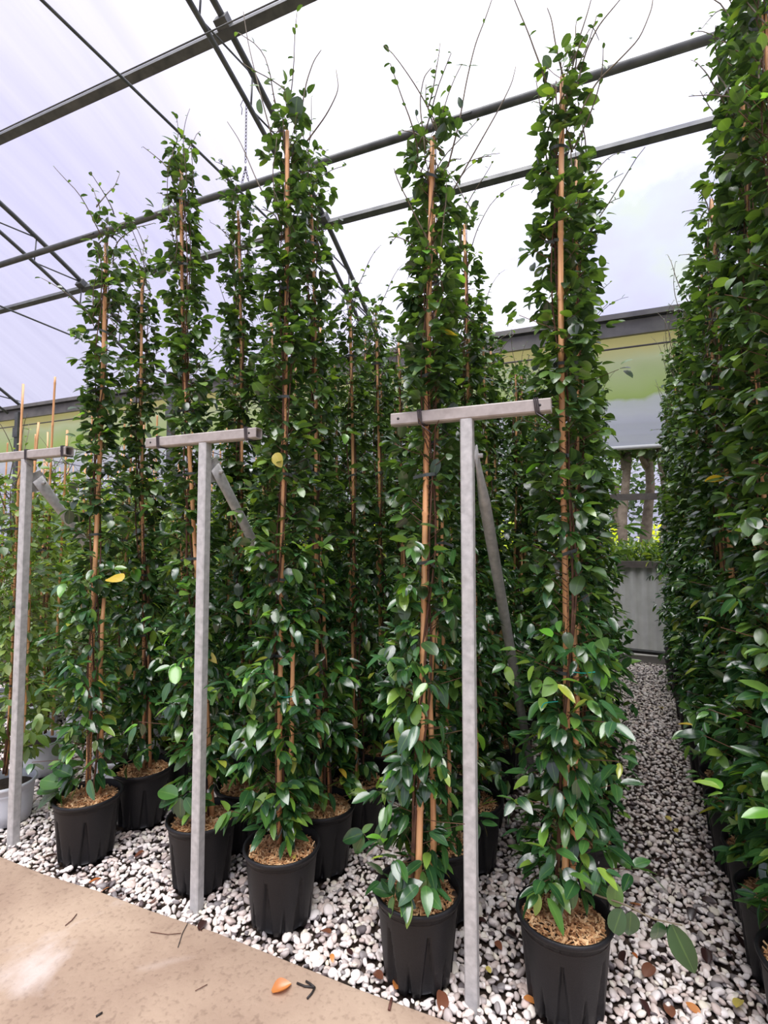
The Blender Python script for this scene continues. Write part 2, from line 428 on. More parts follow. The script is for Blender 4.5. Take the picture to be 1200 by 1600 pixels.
P_LO = [pebble_template(ICO0, i + 20) * 1.08 for i in range(6)]
def scatter(temps, faces, pos, R, sc, pick):
    """numpy instancing of templates with the same topology"""
    T = np.array(temps)[pick] * sc[:, None, None]
    V = np.einsum('kij,kvj->kvi', R, T) + pos[:, None, :]
    nv = T.shape[1]
    flat0 = np.array([i for f in faces for i in f]); sz0 = [len(f) for f in faces]
    flat = (flat0[None, :] + (np.arange(len(pos)) * nv)[:, None]).ravel()
    return V.reshape(-1, 3), flat, np.tile(sz0, len(pos))

# positions of the black pots and white pots (x, y) are needed to keep pebbles out of them
ROW_X = {'A': -2.385, 'B': -1.73, 'C': -1.245, 'D': -0.64, 'E': -0.135}
FRONT = {'A': (-2.385, 1.885), 'B': (-1.715, 1.945), 'C': (-1.250, 1.895), 'D': (-0.640, 1.855), 'E': (-0.140, 1.925)}
pots = []           # (row, rank, x, y)
for row, (fx, fy) in FRONT.items():
    pots.append((row, 0, fx, fy))
    y_ = fy; k_ = 1
    while True:
        y_ += {0: 0.335, 1: 0.36}.get(k_ - 1, 0.385) + (0.22 if row == 'E' and k_ == 1 else 0)
        if y_ > 6.75: break
        pots.append((row, k_, ROW_X[row] + rng.normal(0, 0.022) + (0.05 if row == 'E' else 0), y_ + rng.normal(0, 0.012)))
        k_ += 1
for row, x0_, ys_ in (('F', 0.595, 1.99), ('G', 0.96, 2.16), ('H', 1.32, 2.3)):
    k_ = 0; y_ = ys_
    while y_ < 6.9:
        pots.append((row, k_, x0_ + 0.045 * (y_ - 2.4) + rng.normal(0, 0.012), y_)); y_ += 0.325; k_ += 1
NUM = ['first', 'second', 'third', 'fourth', 'fifth', 'sixth', 'seventh', 'eighth', 'ninth', 'tenth', 'eleventh']
white_pots = [(-3.09, 1.93), (-3.50, 2.40), (-2.80, 2.42), (-3.1, 2.95), (-2.78, 3.35)]
white_lab = {}
for q_, (yy_, n_, x0) in enumerate(((2.95, 3, -3.75), (3.45, 4, -3.35), (3.95, 6, -3.15), (4.5, 7, -3.4), (5.1, 9, -3.1), (5.8, 10, -3.3), (6.5, 11, -3.1))):
    for i in range(n_):
        white_lab[len(white_pots)] = 'pale green shrub on canes, %s from the vine rows, %s line behind the white pots' % (NUM[i], NUM[q_])
        white_pots.append((x0 - 0.58 * i + rng.normal(0, 0.04), yy_ + rng.normal(0, 0.04)))
pot_xy = np.array([(p[2], p[3]) for p in pots] + white_pots)

def free_of_pots(P, r_=0.118):
    d2 = ((P[:, None, :2] - pot_xy[None]) ** 2).sum(2).min(1)
    return d2 > r_ * r_
def grid_points(x0, x1, y0, y1, step):
    gx, gy = np.meshgrid(np.arange(x0, x1, step), np.arange(y0, y1, step * 0.9))
    P = np.stack([gx.ravel(), gy.ravel()], 1); P += rng.uniform(-0.5, 0.5, P.shape) * step
    return P
near = grid_points(-3.3, 1.05, SLAB_Y + 0.012, 2.75, 0.0225)
near = near[free_of_pots(near)]
# only what the aisle of sight can reach
near = near[near[:, 0] < 0.30 * near[:, 1] + 0.10]
k_ = len(near)
posn = np.column_stack([near, rng.uniform(-0.019, 0.001, k_)])
R_ = rand_rot(k_); sc_ = rng.gamma(14, 1 / 14, k_) * 0.0155; pick = rng.integers(0, 8, k_)
# the 300 that show largest are pebbles of their own
pix = np.einsum('ij,j->i', posn - EYE, FWD)
X_ = 600 + F * ((posn - EYE) @ RGT) / pix; Y_ = 800 - F * ((posn - EYE) @ UPV) / pix
score = sc_ / pix * (posn[:, 2] > -0.010)
score[(X_ < 5) | (X_ > 1195) | (Y_ > 1595)] = 0
own = np.argsort(-score)[:300]
peb_me = []
for i in range(8):
    g_ = Geo(); g_.add(P_HI[i], ICO1[1]); peb_me.append(g_.mesh('pebble', 'pebble', smooth=True))
for i in own:
    o = link('pebble', peb_me[pick[i]], bed)
    o.matrix_basis = Matrix.Translation(posn[i]) @ Matrix((R_[i] * sc_[i] * 1.05).tolist()).to_4x4()
rest = np.ones(k_, bool); rest[own] = False
far1 = grid_points(-0.35, 0.85, 2.75, 7.4, 0.0265)
far2 = grid_points(-3.6, -0.35, 2.75, 4.4, 0.036)
far3 = grid_points(-6.0, -3.3, 1.75, 4.6, 0.040)
far4 = grid_points(0.4, 3.4, SLAB_Y + 0.015, 7.4, 0.036); far4 = far4[((far4[:, 1] < 2.75) & (far4[:, 0] > np.minimum(0.30 * far4[:, 1] + 0.10, 1.05))) | ((far4[:, 1] >= 2.75) & (far4[:, 0] > 0.85))]
far = np.concatenate([far1, far2, far3, far4]); fsc = np.concatenate([np.full(0, 0.02), np.full(len(far1), 0.0150), np.full(len(far2), 0.020), np.full(len(far3), 0.021), np.full(len(far4), 0.020)])
ok_ = free_of_pots(far, 0.11); far = far[ok_]; fsc = fsc[ok_]
kf = len(far)
geo = Geo()
geo.add_many(*scatter(P_HI, ICO1[1], posn[rest], R_[rest], sc_[rest], pick[rest]))
geo.add_many(*scatter(P_LO, ICO0[1], np.column_stack([far, rng.uniform(-0.019, 0.0, kf)]), rand_rot(kf), fsc * rng.gamma(14, 1 / 14, kf), rng.integers(0, 6, kf)))
link('gravel', geo.mesh('gravel', 'pebble', smooth=True), bed, kind='stuff')

# ------------------------------------------------------------------ setting: roof arch, curtain wall, gutter, columns
GUT_Y, GUT_Z = 7.5, 4.5
def arch_z(y): 
    d = GUT_Y - y
    return GUT_Z + 0.62 * d - 0.0365 * d * d
XW0, XW1 = -26.0, 9.0
ys = np.linspace(GUT_Y, -9.5, 36)
g_ = Geo()
V = []; 
for y_ in ys: V += [(XW0, y_, arch_z(y_) + 0.03), (XW1, y_, arch_z(y_) + 0.03)]
g_.add(V, [(2 * i, 2 * i + 1, 2 * i + 3, 2 * i + 2) for i in range(len(ys) - 1)])
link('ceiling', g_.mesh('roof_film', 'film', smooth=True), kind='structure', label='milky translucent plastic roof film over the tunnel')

# curtain with slight horizontal wrinkles
g_ = Geo(); zs = np.linspace(4.37, 2.78, 40); xsx = np.linspace(XW0, XW1, 71)
V = [(x_, GUT_Y + 0.02 + 0.010 * math.sin(z_ * 37 + 0.8 * math.sin(x_ * 0.9)) * (z_ < 3.5) + 0.008 * math.sin(z_ * 13 + x_), z_) for z_ in zs for x_ in xsx]
g_.add(V, [(i * 71 + j, i * 71 + j + 1, (i + 1) * 71 + j + 1, (i + 1) * 71 + j) for i in range(39) for j in range(70)])
wall = link('wall_back', g_.mesh('curtain', 'curtain', smooth=True), kind='structure', label='translucent roll-up side curtain stained with green algae')
g_ = Geo(); g_.tube([(XW0, GUT_Y, 2.76), (XW1, GUT_Y, 2.76)], 0.028, 10)
link('roll_tube', g_.mesh('roll_tube', 'white_tube', True), wall)

gut = thing('rain_gutter', 'long grey steel gutter beam under the edge of the roof film', 'gutter', (0, GUT_Y - 0.03, GUT_Z - 0.04))
g_ = Geo(); g_.box((-8.5, -0.03, -0.12), (35, 0.06, 0.20)); link('beam', g_.mesh('beam', 'gutter'), gut)
g_ = Geo(); g_.box((-8.5, -0.05, 0.03), (35, 0.14, 0.07)); link('lip', g_.mesh('lip', 'gutter'), gut)
g_ = Geo(); g_.box((-8.5, -0.075, -0.012), (35, 0.02, 0.02)); link('seam', g_.mesh('seam', 'black_pipe'), gut)
g_ = Geo(); g_.box((-8.5, -9.5, 4.4), (35, 0.1, 0.25))
link('trim_1', g_.mesh('rear_gutter', 'gutter'), kind='structure')
cable = thing('wall_cable', 'thin dark cable running along the top of the algae-stained curtain', 'cable', (0, 7.40, 4.07))
g_ = Geo(); g_.tube([(XW0, 0, 0), (XW1, 0, 0)], 0.012, 6)
link('cable', g_.mesh('cable', 'wire', True), cable)

TRUSS_X = [-16.3, -11.85, -7.40, -3.10, 1.25]
TR_D = ['farthest away', 'over the far column', 'crossing the lavender part of the roof', 'carrying the chain-hung pipe', 'beyond the aisle']
for xt, de in zip(TRUSS_X, TR_D):
    c = thing('steel_column', 'grey square steel column under the gutter at the truss ' + de, 'column', (xt - 0.05, GUT_Y - 0.09, -0.03))
    g_ = Geo(); g_.box((0, 0, 2.2), (0.11, 0.11, 4.4)); link('shaft', g_.mesh('shaft', 'frame'), c)
    g_ = Geo(); g_.box((0, -0.065, 3.95), (0.16, 0.02, 0.22)); g_.box((0, -0.065, 1.2), (0.14, 0.02, 0.10)); link('bracket', g_.mesh('bracket', 'frame'), c)
    t = thing('roof_truss', 'arched steel roof truss with two chords and webs, ' + de, 'truss', (xt, 0, 0))
    yy = np.linspace(GUT_Y - 0.05, -9.4, 40)
    g_ = Geo(); g_.tube([(0, y_, arch_z(y_) - 0.03) for y_ in yy], 0.033, 8); link('upper_chord', g_.mesh('upper_chord', 'frame', True), t)
    def low_z(y_):
        d = GUT_Y - y_
        return arch_z(y_) - 0.42
    yl = np.linspace(7.15, -9.0, 36)
    g_ = Geo(); g_.tube([(0, y_, low_z(y_)) for y_ in yl], 0.026, 8); link('lower_chord', g_.mesh('lower_chord', 'frame', True), t)
    ynode = np.arange(6.9, -8.5, -0.72)
    for i, y_ in enumerate(ynode):
        g_ = Geo()
        g_.tube([(0, y_, low_z(y_)), (0, y_ + 0.02, arch_z(y_ + 0.02) - 0.04)], 0.010, 6)
        link('web', g_.mesh('web', 'frame', True), t)
        if i + 1 < len(ynode):
            g_ = Geo(); g_.tube([(0, y_ + 0.02, arch_z(y_ + 0.02) - 0.04), (0, ynode[i + 1], low_z(ynode[i + 1]))], 0.010, 6)
            link('web', g_.mesh('web', 'frame', True), t)
    g_ = Geo(); g_.tube([(0, 7.4, 4.86), (0, -9.2, 4.86)] if xt == -3.1 else [(0, 7.4, 4.62), (0, -9.0, 5.0)], 0.012, 6)
    link('tie_rod', g_.mesh('tie_rod', 'frame', True), t)
    for yb in (3.63, 5.50):
        g_ = Geo(); g_.box((0, yb, arch_z(yb) - 0.075), (0.13, 0.16, 0.10), Matrix.Rotation(-0.45, 3, 'X')); link('purlin_bracket', g_.mesh('purlin_bracket', 'frame'), t)

def long_pipe(name, label, cat, y_, z_, rad, mat='frame', square=False):
    o = thing(name, label, cat, (0, y_, z_))
    g_ = Geo()
    if square: g_.box((-8.5, 0, 0), (35, rad * 2, rad * 2.0), Matrix.Rotation(-0.45, 3, 'X'))
    else: g_.tube([(XW0, 0, 0), (XW1, 0, 0)], rad, 10)
    link('bar', g_.mesh(name, mat, not square), o)
    return o
long_pipe('purlin', 'thick dark steel purlin highest on the roof film', 'purlin', 3.66, arch_z(3.66) - 0.10, 0.042, square=True)
long_pipe('purlin', 'square steel purlin bracketed to the trusses above the gutter', 'purlin', 5.52, arch_z(5.52) - 0.10, 0.036, square=True)
pb = long_pipe('hanging_pipe', 'round grey steel pipe hung by a chain below the roof', 'pipe', 3.95, 4.955, 0.034)
for x_ in (-0.95, -5.2):
    g_ = Geo(); g_.tube([(x_ - 0.07, -0.03, 0.0), (x_ - 0.06, -0.06, -0.03), (x_ + 0.06, -0.06, -0.03), (x_ + 0.07, -0.03, 0)], 0.008, 6); link('hanger_clip', g_.mesh('hanger_clip', 'frame', True), pb)
long_pipe('roof_wire', 'thin slack wire strung lengthwise under the highest purlin', 'wire', 3.0, at_y(165, 127, 3.0)[2], 0.006)
# chain
ch = thing('chain', 'twisted steel link chain dropping from truss to hanging pipe', 'chain', (-3.1, 3.95, 5.0))
def chain_link(p, ax, side):
    ax = ax / np.linalg.norm(ax); s_ = np.cross(ax, side); s_ /= np.linalg.norm(s_); side = np.cross(s_, ax)
    an = np.linspace(0, 2 * math.pi, 9)
    pts = [p + ax * 0.021 * math.cos(a_) + side * 0.009 * math.sin(a_) for a_ in an]
    g = Geo(); g.tube(pts, 0.0032, 5, cap=False); return g
top_z = arch_z(3.95) - 0.42 - 5.0
nl = 18
for i in range(nl):
    z_ = top_z - 0.03 - i * 0.034
    if z_ < 0.12: break
    link('link', chain_link(np.array([0, 0, z_]), np.array([0, 0, 1.0]), np.array([1.0, 0, 0]) if i % 2 else np.array([0.2, 1.0, 0])).mesh('link', 'wire', True), ch)
for sx_ in (-1, 1):
    for i in range(5):
        t_ = i / 4
        link('link', chain_link(np.array([sx_ * 0.035 * t_, 0, 0.14 - 0.125 * t_]), np.array([sx_ * 0.3, 0, -1.0]), np.array([1.0, 0.1, 0]) if i % 2 else np.array([0, 1.0, 0])).mesh('link', 'wire', True), ch)
g_ = Geo(); g_.tube([(-0.04, 0, top_z + 0.03), (-0.07, 0, top_z - 0.02), (-0.05, 0, top_z - 0.06), (-0.055, 0, top_z - 0.12)], 0.004, 5); link('hook', g_.mesh('hook', 'wire', True), ch)

# ------------------------------------------------------------------ T posts with crossbar, brace and training wires
def t_post(px, label, bx0, bx1, tie_at):
    t = thing('support_post', label, 'post', (px, 1.795, -0.03))
    W = 0.043
    def sq_tube(c0, c1, w, wall_):           # open square tube along x or z
        g = Geo(); c0 = np.array(c0, float); c1 = np.array(c1, float); ax = (c1 - c0) / np.linalg.norm(c1 - c0)
        if abs(ax[2]) > 0.9: a, b_ = np.array([1.0, 0, 0]), np.array([0, 1.0, 0])
        else: a, b_ = np.array([0, 1.0, 0]), np.array([0, 0, 1.0])
        bv = w * 0.10
        def ring(h, c):
            q = h - bv
            return [c + a * x + b_ * y for x, y in ((-q, -h), (q, -h), (h, -q), (h, q), (q, h), (-q, h), (-h, q), (-h, -q))]
        V = ring(w / 2, c0) + ring(w / 2, c1) + ring(w / 2 - wall_, c1) + ring(w / 2 - wall_, c0)
        fs = [(i * 8 + j, i * 8 + (j + 1) % 8, ((i + 1) % 4) * 8 + (j + 1) % 8, ((i + 1) % 4) * 8 + j) for i in range(4) for j in range(8)]
        g.add(V, fs); return g
    link('upright', sq_tube((0, 0, 0), (0, 0, 2.005), W, 0.004).mesh('upright', 'galv'), t)
    xb = link('crossbar', sq_tube((bx0 - px, 0, 2.027), (bx1 - px, 0, 2.027), W + 0.002, 0.004).mesh('crossbar', 'galv_brown'), t)
    for x_ in (bx0 - px + 0.03, bx1 - px - 0.035):
        g = Geo(); g.tube([(x_, -W / 2 - 0.0015, 2.027), (x_, -W / 2 + 0.001, 2.027)], 0.005, 10)
        link('bolt_hole', g.mesh('bolt_hole', 'black_pipe', True), xb)
    # bracket plate, bolt
    g = Geo()
    P = [(0, 0.02, 1.93), (0, 0.065, 1.955), (0, 0.10, 1.92), (0, 0.10, 1.85), (0, 0.02, 1.83)]
    V = [(x_ + 0.004, y_, z_) for x_ in (-0.003, 0.003) for _, y_, z_ in P]
    g.add(V, [(0, 1, 2, 3, 4), (9, 8, 7, 6, 5)] + [(i, 5 + i, 5 + (i + 1) % 5, (i + 1) % 5) for i in range(5)])
    bk = link('bracket', g.mesh('bracket', 'galv'), t)
    g = Geo(); g.tube([(-0.03, 0.07, 1.885), (0.04, 0.07, 1.885)], 0.009, 6); link('bolt', g.mesh('bolt', 'galv', True), bk)
    # brace: flattened where it is bolted, round below
    p0 = np.array([0.018, 0.045, 1.905]); p1 = np.array([0.018, 1.63, 0.03])
    dr = (p1 - p0) / np.linalg.norm(p1 - p0); nn = np.cross(dr, (1, 0, 0)); nn /= np.linalg.norm(nn)
    an = np.arange(12) * 2 * math.pi / 12; L = np.linalg.norm(p1 - p0)
    V = []; st_ = [0, 0.06, 0.13, 0.24, 0.6, L]
    for s_ in st_:
        f_ = min(1.0, max(0.0, (s_ - 0.06) / 0.18))
        ra = 0.006 + (0.0235 - 0.006) * f_; rb = 0.034 + (0.0235 - 0.034) * f_
        V += [p0 + dr * s_ + np.array([1.0, 0, 0]) * ra * math.cos(a_) + nn * rb * math.sin(a_) for a_ in an]
    g = Geo(); g.add(V, [(i * 12 + j, i * 12 + (j + 1) % 12, (i + 1) * 12 + (j + 1) % 12, (i + 1) * 12 + j) for i in range(5) for j in range(12)] + [tuple(range(12))[::-1]])
    link('brace', g.mesh('brace', 'galv', True), t)
    for x_ in tie_at:
        g = Geo(); h = W / 2 + 0.004
        for q in range(3):
            xo = x_ - px + (q - 1) * 0.006
            g.tube([(xo, -h, 2.027 + h), (xo + .006, -h - .002, 2.027 - h), (xo + .01, h, 2.027 - h), (xo + .004, h, 2.027 + h), (xo, -h, 2.027 + h)], 0.0022, 5, cap=False)
        xo = x_ - px
        g.tube([(xo, -h, 2.027 - h), (xo + 0.02, -h - 0.01, 1.985), (xo + 0.05, -h, 1.96)], 0.002, 5)
        link('wire_tie', g.mesh('wire_tie', 'wire', True), xb)
    return t
POSTS = [(-2.80, 'galvanised T-shaped post beside the white pots, its crossbar end open', -3.12, -2.475, (-2.50, -2.78)),
         (-1.605, 'galvanised T-shaped post standing in front of a black pot, short crossbar', -1.935, -1.318, (-1.86, -1.37)),
         (-0.428, 'tallest-looking galvanised T-shaped post with mottled face, nearest the aisle', -0.712, -0.142, (-0.60, -0.19))]
for a in POSTS: t_post(*a)
for (x_, z_, de) in ((-2.50, 2.02, 'post beside the white pots'), (-2.78, 1.99, 'post beside the white pots, the slacker one'), (-1.86, 2.02, 'middle post, on its white-pot side'),
                 (-1.37, 2.02, 'middle post, on its aisle side'), (-0.60, 2.02, 'post nearest the aisle, away from the aisle'), (-0.19, 2.02, 'post nearest the aisle, on the aisle side')):
    o = thing('training_wire', 'thin wire running back from the ' + de, 'wire', (x_, 1.82, z_))
    pts = [(0.01 * math.sin(q), 5.6 * q / 12, -0.10 * math.sin(math.pi * q / 12)) for q in range(13)]
    g_ = Geo(); g_.tube(pts, 0.0022, 5); o = with_mesh(o, g_.mesh('training_wire', 'wire', True))

# ------------------------------------------------------------------ leaves
def leaf_template(w, fold, curl, tip, seed=0, res=5):
    """x along the blade (0..1), y across, z up; returns verts, faces, uv"""
    if res == 3: ts = [0.0, 0.38, 0.75, 1.0]
    elif res == 5: ts = [0.0, 0.14, 0.34, 0.58, 0.82, 1.0]
    else: ts = [0.0, 0.07, 0.18, 0.32, 0.48, 0.64, 0.79, 0.91, 1.0]
    pa, pb = (0.62, 0.85) if tip else (0.52, 0.50)
    tm = pa / (pa + pb); pk = tm ** pa * (1 - tm) ** pb
    r_ = np.random.default_rng(seed); V = []; U = []
    for t in ts[:-1]:
        h = (t ** pa * (1 - t) ** pb / pk * w / 2) if t > 0 else 0.012
        zc = -curl * t * t; x_ = t - 0.10 * curl * t
        wav = 0.010 * math.sin(t * 14 + seed)
        for s_ in (-1, 0, 1):
            V.append((x_, s_ * h * math.cos(fold), zc + abs(s_) * (h * math.sin(fold) + wav * (t > 0)))); U.append((t, 0.5 + 0.5 * s_))
    V.append((1.0 - 0.10 * curl, 0, -curl)); U.append((1.0, 0.5))
    k = len(ts) - 1; F_ = []
    for i in range(k - 1):
        a, c = 3 * i, 3 * (i + 1)
        F_ += [(a, a + 1, c + 1, c)[::-1], (a + 1, a + 2, c + 2, c + 1)[::-1]]
    a = 3 * (k - 1); e_ = 3 * k
    F_ += [(a, a + 1, e_)[::-1], (a + 1, a + 2, e_)[::-1]]
    return np.array(V), F_, np.array(U)
def leaf_set(params, res=5):
    L = [leaf_template(*p, seed=i, res=res) for i, p in enumerate(params)]
    return [q[0] for q in L], L[0][1], L[0][2]
LONG = [(0.44, 0.35, 0.16, True), (0.48, 0.2, 0.28, True), (0.42, 0.45, 0.08, True), (0.50, 0.15, 0.38, True), (0.40, 0.3, 0.22, True), (0.52, 0.25, 0.12, True)]
ROUND = [(0.62, 0.3, 0.18, False), (0.68, 0.15, 0.30, False), (0.58, 0.4, 0.10, False), (0.72, 0.2, 0.24, True), (0.66, 0.25, 0.35, True), (0.66, 0.35, 0.15, False)]
LS = {'long': leaf_set(LONG), 'round': leaf_set(ROUND), 'long_lo': leaf_set(LONG, 3), 'round_lo': leaf_set(ROUND, 3), 'long_hi': leaf_set(LONG, 8), 'round_hi': leaf_set(ROUND, 8)}
LEAF_ME = {}
def leaf_mesh(kind, i, mat):
    key = (kind, i, mat)
    if key not in LEAF_ME:
        hi = LS[kind + '_hi']; V, Fc, U = hi[0][i], hi[1], hi[2]
        LEAF_ME[key] = mesh_np('leaf', V, [q for f in Fc for q in f], [len(f) for f in Fc], mat, uv=U)
    return LEAF_ME[key]
def frames(d, up):
    """rotation matrices whose x is d and whose z is near up"""
    d = d / np.linalg.norm(d, axis=1)[:, None]
    z = up - d * (d * up).sum(1)[:, None]; z /= np.linalg.norm(z, axis=1)[:, None] + 1e-9
    y = np.cross(z, d)
    return np.stack([d, y, z], 2)
def leaf_cloud_mesh(name, kind, pos, R, ln, pick, mat):
    V, flat, sz = scatter(LS[kind][0], LS[kind][1], pos, R, ln, pick)
    return mesh_np(name, V, flat, sz, mat, uv=np.tile(LS[kind][2], (len(pos), 1)))

def gen_foliage(r, ht, lean, dens=1.0, wid=1.0, low_z=0.33, per=(3, 6), face=None):
    """clusters of leaves round a leaning cane; returns leaf arrays and twig segments"""
    pos, dr, up, ln, rad, zz, tw = [], [], [], [], [], [], []
    z = low_z
    while z < ht:
        f = (z - low_z) / (ht - low_z)
        # radius of the column with height
        rr = wid * (np.interp(z, [0.3, 0.45, 0.7, 1.1, 1.5, 2.0, 2.6, ht], [0.10, 0.155, 0.165, 0.150, 0.125, 0.108, 0.10, 0.075]))
        rr *= 1 + 0.16 * math.sin(z * 9 + ht * 7) + 0.1 * math.sin(z * 23 + ht * 31)
        leaf_l = np.interp(z, [0.3, 0.9, 1.6, 2.4, 3.2], [0.078, 0.069, 0.057, 0.053, 0.047])
        az = r.uniform(0, 2 * math.pi)
        rc = rr * (0.12 + 0.72 * r.random() ** 0.8)
        if face is not None:      # stretches where the cane shows between the leaves
            bare = math.sin(z * 5.3 + ht * 17) + 0.7 * math.sin(z * 11.7 + ht * 41)
            if bare > (0.62 if z > 1.3 else 1.15) and math.cos(az) * face[0] + math.sin(az) * face[1] > 0.62: z += 0.0045 / dens; continue
        if r.random() < 0.08: rc = rr * r.uniform(0.9, 1.5)
        c = np.array([math.cos(az) * rc, math.sin(az) * rc, z])
        off = lean(z); c[0] += off[0]; c[1] += off[1]
        tw.append(((off[0], off[1], z - 0.05), tuple(c)))
        k = r.integers(per[0], per[1])
        a0 = az
        for q in range(k):
            a_ = a0 + r.normal(0, 1.0)
            el = r.normal(-0.30 if z < 1.5 else -0.12, 0.45)
            d = np.array([math.cos(a_) * math.cos(el), math.sin(a_) * math.cos(el), math.sin(el)])
            pos.append(c + d * 0.012 + r.normal(0, 0.008, 3)); dr.append(d)
            up.append(np.array([math.cos(a_) * 0.55 + r.normal(0, .35), math.sin(a_) * 0.55 + r.normal(0, .35), 1.0 + r.normal(0, .2)]))
            ln.append(leaf_l * float(np.clip(r.normal(1.0, 0.17), 0.55, 1.32))); rad.append(rc); zz.append(z)
        z += 0.0051 * (1.15 if z > 1.5 else 1.0) * (1 + 1.6 * max(0.0, 1 - (ht - z) / 0.42)) / dens * r.uniform(0.5, 1.5)
    return np.array(pos), frames(np.array(dr), np.array(up)), np.array(ln), np.array(rad), np.array(zz), tw

def shoot_points(r, p0, length, droop=0.35):
    a_ = r.uniform(0, 2 * math.pi); d = np.array([math.cos(a_) * 0.45, math.sin(a_) * 0.45, 1.0]); d /= np.linalg.norm(d)
    pts = [np.array(p0)]; n_ = 9; w_ = r.normal(0, 0.16, 3)
    for i in range(n_):
        w_ = w_ * 0.75 + r.normal(0, 0.10, 3); d = d + w_ * 0.6; d[2] -= droop * 0.10 * i / n_; d /= np.linalg.norm(d)
        pts.append(pts[-1] + d * length / n_)
    return pts

# ------------------------------------------------------------------ pot, bark, cane (shared shapes)
POT_H = 0.29
def pot_mesh(name, mat, rt=0.155, rb=0.122, h=POT_H, grooves=True):
    k = 180 if grooves else 40
    an = np.arange(k) * 2 * math.pi / k
    zs_ = np.concatenate([np.linspace(0.0, h - 0.022, 13 if grooves else 4)])
    rings = []
    def ring(rad, z): rings.append(np.stack([rad * np.cos(an), rad * np.sin(an), np.full(k, z)], 1))
    ring(np.full(k, rb * 0.9), 0.0)
    for z in zs_:
        rad = np.full(k, rb + (rt - 0.006 - rb) * (z / h))
        if grooves:
            for j in range(6):
                c = j * math.pi / 3
                da = np.abs((an - c + math.pi) % (2 * math.pi) - math.pi)
                wz = 0.20 * (1 - z / (h * 0.86))
                rad = np.where(da < wz, rad - 0.015 * np.clip((wz - da) / 0.03, 0, 1), rad)
                da = np.abs((an - c - math.pi / 6 + math.pi) % (2 * math.pi) - math.pi)
                wz = 0.09 * (1 - z / (h * 0.34))
                rad = np.where(da < wz, rad - 0.017 * np.clip((wz - da) / 0.03, 0, 1), rad)
        ring(rad, z)
    for rr, z in ((rt, h - 0.020), (rt + 0.004, h - 0.012), (rt + 0.003, h - 0.002), (rt - 0.002, h), (rt - 0.008, h - 0.003), (rt - 0.010, h - 0.05), (rt - 0.014, h - 0.08)):
        ring(np.full(k, rr), z)
    nr = len(rings)
    fs = [(i * k + j, i * k + (j + 1) % k, (i + 1) * k + (j + 1) % k, (i + 1) * k + j) for i in range(nr - 1) for j in range(k)]
    fs.append(tuple(range(k))[::-1])
    g = Geo(); g.add(np.concatenate(rings), fs)
    me = g.mesh(name, mat, smooth=True)
    return me
POT_ME = pot_mesh('pot', 'pot')
POTW_ME = pot_mesh('white_pot', 'pot_white', 0.146, 0.122, 0.215, grooves=False)
SOIL_Z = POT_H - 0.035
def soil_mesh(rad, z):
    g = Geo(); k = 28; an = np.arange(k) * 2 * math.pi / k
    V = [(0, 0, z + 0.012)]
    for q, dz in ((0.4, 0.010), (0.75, 0.003), (1.0, -0.004)):
        V += [(rad * q * math.cos(a_), rad * q * math.sin(a_), z + dz) for a_ in an]
    fs = [(0, 1 + j, 1 + (j + 1) % k) for j in range(k)]
    for i in range(2):
        fs += [(1 + i * k + j, 1 + (i + 1) * k + j, 1 + (i + 1) * k + (j + 1) % k, 1 + i * k + (j + 1) % k) for j in range(k)]
    g.add(V, fs); return g
SOIL_ME = soil_mesh(0.147, SOIL_Z).mesh('soil', 'soil', True)
SOILW_ME = soil_mesh(0.134, 0.175).mesh('soil', 'soil', True)
def chips_mesh(seed, cnt):
    r_ = np.random.default_rng(seed)
    bx = np.array([(x, y, z) for x in (-1, 1) for y in (-1, 1) for z in (-1, 1)], float)
    fc = [(0, 1, 3, 2), (4, 6, 7, 5), (0, 4, 5, 1), (2, 3, 7, 6), (0, 2, 6, 4), (1, 5, 7, 3)]
    temps = []
    for i in range(6):
        b_ = bx.copy(); b_[b_[:, 0] > 0, 1] *= r_.uniform(0.3, 0.9); b_ = b_ + r_.normal(0, 0.12, b_.shape)
        temps.append(b_ * np.array([r_.uniform(0.8, 1.5), r_.uniform(0.25, 0.5), 0.14]))
    a_ = r_.uniform(0, 2 * math.pi, cnt); q = 0.129 * np.sqrt(r_.uniform(0, 1, cnt))
    P = np.column_stack([q * np.cos(a_), q * np.sin(a_), SOIL_Z + 0.012 * (1 - (q / 0.143) ** 2) + r_.uniform(-0.002, 0.012, cnt)])
    V, flat, sz = scatter(temps, fc, P, rand_rot(cnt, 1.3), r_.uniform(0.005, 0.0105, cnt), r_.integers(0, 6, cnt))
    return mesh_np('bark_mulch', V, flat, sz, 'chip', smooth=False)
CHIPS = [chips_mesh(i, 1100) for i in range(3)]
CHIPS_LO = chips_mesh(9, 420)

def cane_geo(p0, p1, rad, r):
    g = Geo(); p0 = np.array(p0, float); p1 = np.array(p1, float); L = np.linalg.norm(p1 - p0)
    pts, rr = [], []; s_ = 0.0; bow = r.normal(0, 0.006, 2)
    node = r.uniform(0.1, 0.25); nodes = []
    while node < L: nodes.append(node); node += r.uniform(0.2, 0.3)
    stops = sorted([0.0, L] + [q + d for q in nodes for d in (-0.010, 0.0, 0.010) if 0 < q + d < L])
    for s_ in stops:
        t = s_ / L; p = p0 + (p1 - p0) * t; p[0] += bow[0] * math.sin(math.pi * t * 2); p[1] += bow[1] * math.sin(math.pi * t * 2)
        pts.append(p); near_ = min([abs(s_ - q) for q in nodes] + [1]); rr.append(rad * (1.0 - 0.22 * t) * (1.22 if near_ < 0.002 else 1.0))
    g.tube(pts, rr, 9); return g

